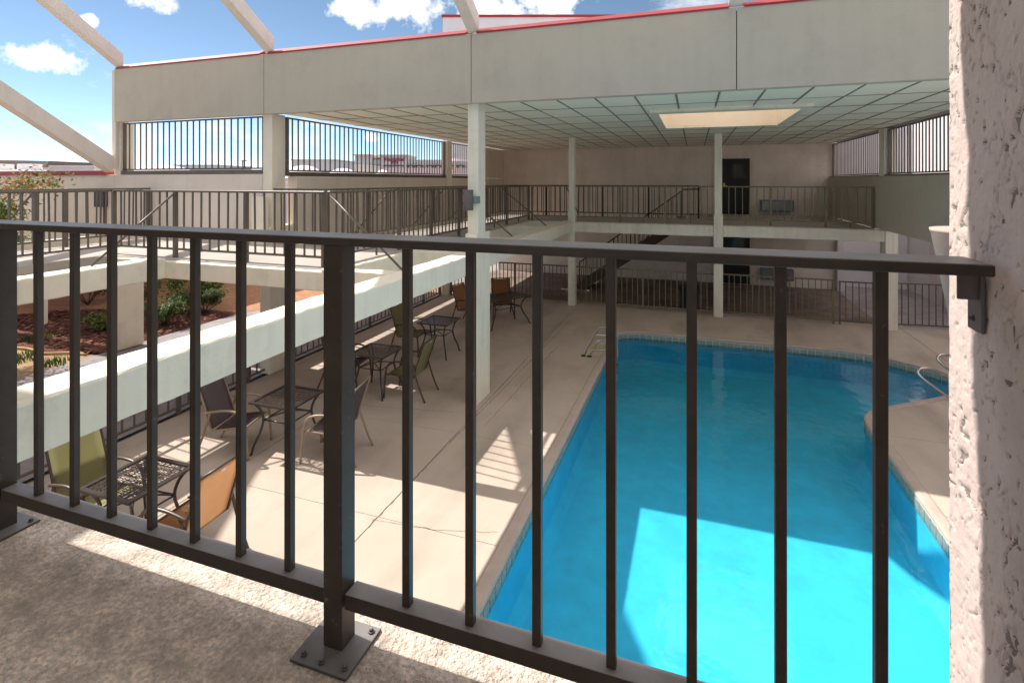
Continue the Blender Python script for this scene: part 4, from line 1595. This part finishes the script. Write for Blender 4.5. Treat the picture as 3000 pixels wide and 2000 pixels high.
hb('wing_wall', 'hotel_grey', 1036, 468, 1560, 590, .3, 9)
hb('tower_wall', 'hotel_grey', 1040, 455, 1090, 589, 0, 9)
hb('tower_wall', 'hotel_grey', 1116, 456, 1193, 589, -.2, 9)
hb('cornice', 'hotel_trim', 1035, 452, 1089, 456, -.5, 9.3)
hb('cornice', 'hotel_trim', 1111, 453.5, 1197, 457, -.7, 9.3)
hb('cornice', 'hotel_trim', 1094, 460, 1114, 463, -.1, 9.1)
hb('lower_wall', 'hotel_pink', 1000, 492, 1600, 588, -.6, 0)
for (a, b) in ((1071, 1117), (1124, 1185), (1192, 1240), (1248, 1295), (1322, 1362), (1385, 1430)):
    w_ = hb('window_band', 'glass_dark', a, 484, b, 487, -.35, .6)
    hb('window', 'hotel_trim', a + 8, 487.3, a + 16, 491.5, -.32, .5, w_)
    hb('window', 'hotel_trim', b - 16, 487.3, b - 8, 491.5, -.32, .5, w_)


def text_mesh(body, size, shear=.35):
    cu = bpy.data.curves.new('txt', 'FONT')
    cu.body = body
    cu.size = size
    cu.shear = shear
    cu.extrude = .04
    cu.offset = .02
    cu.align_x = 'CENTER'
    ob = bpy.data.objects.new('txt', cu)
    col.objects.link(ob)
    dg = bpy.context.evaluated_depsgraph_get()
    me = bpy.data.meshes.new_from_object(ob.evaluated_get(dg))
    bpy.data.objects.remove(ob)
    return me


for body, uc, v, size in (('Hampton', 1155, 472, 1.02), ('Inn', 1154, 480, .95)):
    me = text_mesh(body, size)
    me.materials.clear()
    me.materials.append(M['sign_red'])
    link('sign_lettering', me, None, ht, ((uc - 1200) * k, -.28, zz(v, S_)), (R(90), 0, 0))
for (u0, u1, v) in ((1126, 1132, 469), (1178, 1185, 469)):
    x0, x1 = (u0 - 1200) * k, (u1 - 1200) * k
    link('sign_flourish', tube_mesh('fl', [smooth_path([(x0, -.3, zz(466, S_)), ((x0 + x1) / 2, -.3, zz(471, S_)), (x1, -.3, zz(467, S_))], 5)], .05, 6), 'sign_red', ht)

# neighbouring flat roof with white domes
def low_building(label, u0, v0, u1, s, depth, m, name='flat_roof_building'):
    t = far_thing(name, label, 'building', u0, s)
    w = (u1 - u0) * pxm(s)
    h = zz(v0, s)
    link('wall', box_mesh('lb', (0, 0, 0, w, depth, h)), m, t)
    link('parapet_cap', box_mesh('lc', (-.1, -.1, h, w + .1, depth + .1, h + .12)), m, t)
    return t, w, h


low_building('pale grey low building left of the hotel, seen through the bars', 855, 470, 985, 60, 10, 'hotel_grey')
low_building('long low grey building seen through the left barred opening', 508, 485, 635, 75, 10, 'hotel_grey')
low_building('beige plant box on the neighbouring roof in front of the hotel', 1042, 487, 1082, 48, 4, 'stucco_fine')
cp = thing('shade_roof', 'hidden flat roof on posts, added to shade the brick paving', 'shade_roof', (-15.6, 8.6, -.02))  # hidden roof added to cast shade on the paving and shrubs
link('roof', box_mesh('cpr', (-16, 0, 3.40, 0, 11.5, 3.70)), 'roof_white', cp)
for px_, py_ in ((-.3, .3), (-.3, 5.6), (-.3, 11.2), (-6, .3), (-6, 11.2), (-12, .3), (-12, 11.2)):
    link('post', box_mesh('cpp', (px_ - .08, py_ - .08, 0, px_ + .08, py_ + .08, 3.4)), 'offwhite', cp)
nbl, w, h = low_building('white flat roof right behind the left walls', 150, 515, 1420, 30, 12, 'roof_white')


def dome(label, u, v_top, wid, s, base_v=512):
    t = far_thing('roof_dome', label, 'dome', u, s)
    z0 = zz(base_v, s) - .2
    hh = zz(v_top, s) - z0
    rr = wid * pxm(s) / 2
    bm = bmesh.new()
    bmesh.ops.create_uvsphere(bm, u_segments=28, v_segments=14, radius=1)
    kill = [v for v in bm.verts if v.co.z < -.01]
    bmesh.ops.delete(bm, geom=kill, context='VERTS')
    for v in bm.verts:
        v.co = Vector((v.co.x * rr, v.co.y * rr, z0 + v.co.z * hh))
    for f in bm.faces:
        f.smooth = True
    link('dome_shell', mesh_from(bm, 'dome'), 'roof_white', t)
    link('curb', box_mesh('curb', (-rr, -rr, z0 - .5, rr, rr, z0 + .02)), 'roof_white', t)


dome('wide white roof dome behind the leftmost bars', 470, 482, 190, 26)
dome('white roof dome just right of the column, behind the bars', 890, 484, 110, 27)
dome('low white roof dome between bars left of the hotel', 1005, 493, 90, 28)
dome('small bright white dome in front of the hotel', 1122, 497, 46, 32)
# roof ventilators and house at the far left
hs = far_thing('shingled_house', 'house with brown shingled mansard roof above the red coping', 'building', 0, 42)
k2 = pxm(42)
bm = bmesh.new()
z0, z1 = zz(525, 42), zz(463, 42)
za = zz(470, 42)
pts = [(-6, 0, z0), (110 * k2, 0, z0), (105 * k2, 1.2, za), (-6, 1.2, z1)]
bm.faces.new([bm.verts.new(p_) for p_ in pts])
pts = [(110 * k2, 0, z0), (285 * k2, 3, zz(497, 42)), (160 * k2, 6, zz(472, 42)), (105 * k2, 1.2, za)]
bm.faces.new([bm.verts.new(p_) for p_ in pts])
pts = [(-6, 1.2, z1), (105 * k2, 1.2, za), (160 * k2, 6, zz(472, 42)), (-6, 6, z1)]
bm.faces.new([bm.verts.new(p_) for p_ in pts])
link('roof', mesh_from(bm, 'roof'), 'shingle', hs)
link('wall', box_mesh('hw', (-6, .3, 0, 100 * k2, 6, z0 + .1), (110 * k2, 2.2, 0, 280 * k2, 7, zz(500, 42))), 'hotel_grey', hs)
link('gable', box_mesh('hg', (106 * k2, -.1, 0, 150 * k2, .4, zz(490, 42))), 'hotel_grey', hs)
# row of shingle courses as raised strips
for i in range(5):
    f0 = i / 5
    y, z = 1.2 * f0 - .02, z0 + (z1 - z0) * f0
    link('shingle_course', box_mesh('sc', (-6, y - .05, z, 104 * k2, y + .02, z + .05)), 'shingle', hs)
for u, wv, lab in ((8, 34, 'white roof ventilator hood at the far left edge'), (88, 44, 'white box roof ventilator above the red coping')):
    t = far_thing('roof_ventilator', lab, 'ventilator', u, 22)
    k3 = pxm(22)
    link('hood', box_mesh('vh', (-wv * .45 * k3, -.3, zz(500, 22), wv * .45 * k3, .3, zz(481, 22)), bev=.03), 'white_paint', t)
    link('skirt', box_mesh('vs', (-wv * .65 * k3, -.42, zz(506, 22) - .3, wv * .65 * k3, .42, zz(498, 22)), bev=.05), 'white_paint', t)
    link('curb', box_mesh('vc', (-wv * .6 * k3, -.4, 0, wv * .6 * k3, .4, zz(508, 22))), 'roof_white', t)
t, w, h = low_building('small grey rooftop shed left of the sloping beam', 150, 490, 275, 36, 3, 'hotel_grey')
lp = far_thing('lamp_post', 'tall thin parking lot lamp post in the distance', 'lamp post', 711, 70)
link('pole', tube_mesh('lp', [[(0, 0, 0), (0, 0, zz(471, 70))]], .09), 'bronze_far', lp)
link('head', box_mesh('lh', (-.1, -.2, zz(472, 70), .55, .2, zz(470, 70))), 'bronze_far', lp)
ft = far_thing('tree_line', 'distant green tree tops left of the lamp post', 'trees', 700, 120)
ft['kind'] = 'stuff'
foliage('crowns', (0, 0, 5.6), 3.4, 2600, .28, [('leaf_green', .6), ('leaf_dark', .4)], .35, .4, 31, 9, ft)
up = far_thing('utility_ladder_mast', 'tan ladder mast at the right of the hotel', 'mast', 1331, 60)
link('mast', box_mesh('um', (-.12, -.12, 0, .12, .12, zz(415, 60))), 'hotel_trim', up)
for i in range(9):
    link('rung', box_mesh('ur', (-.5, -.02, 4.0 + i * .55, -.13, .02, 4.05 + i * .55)), 'fixture', up)
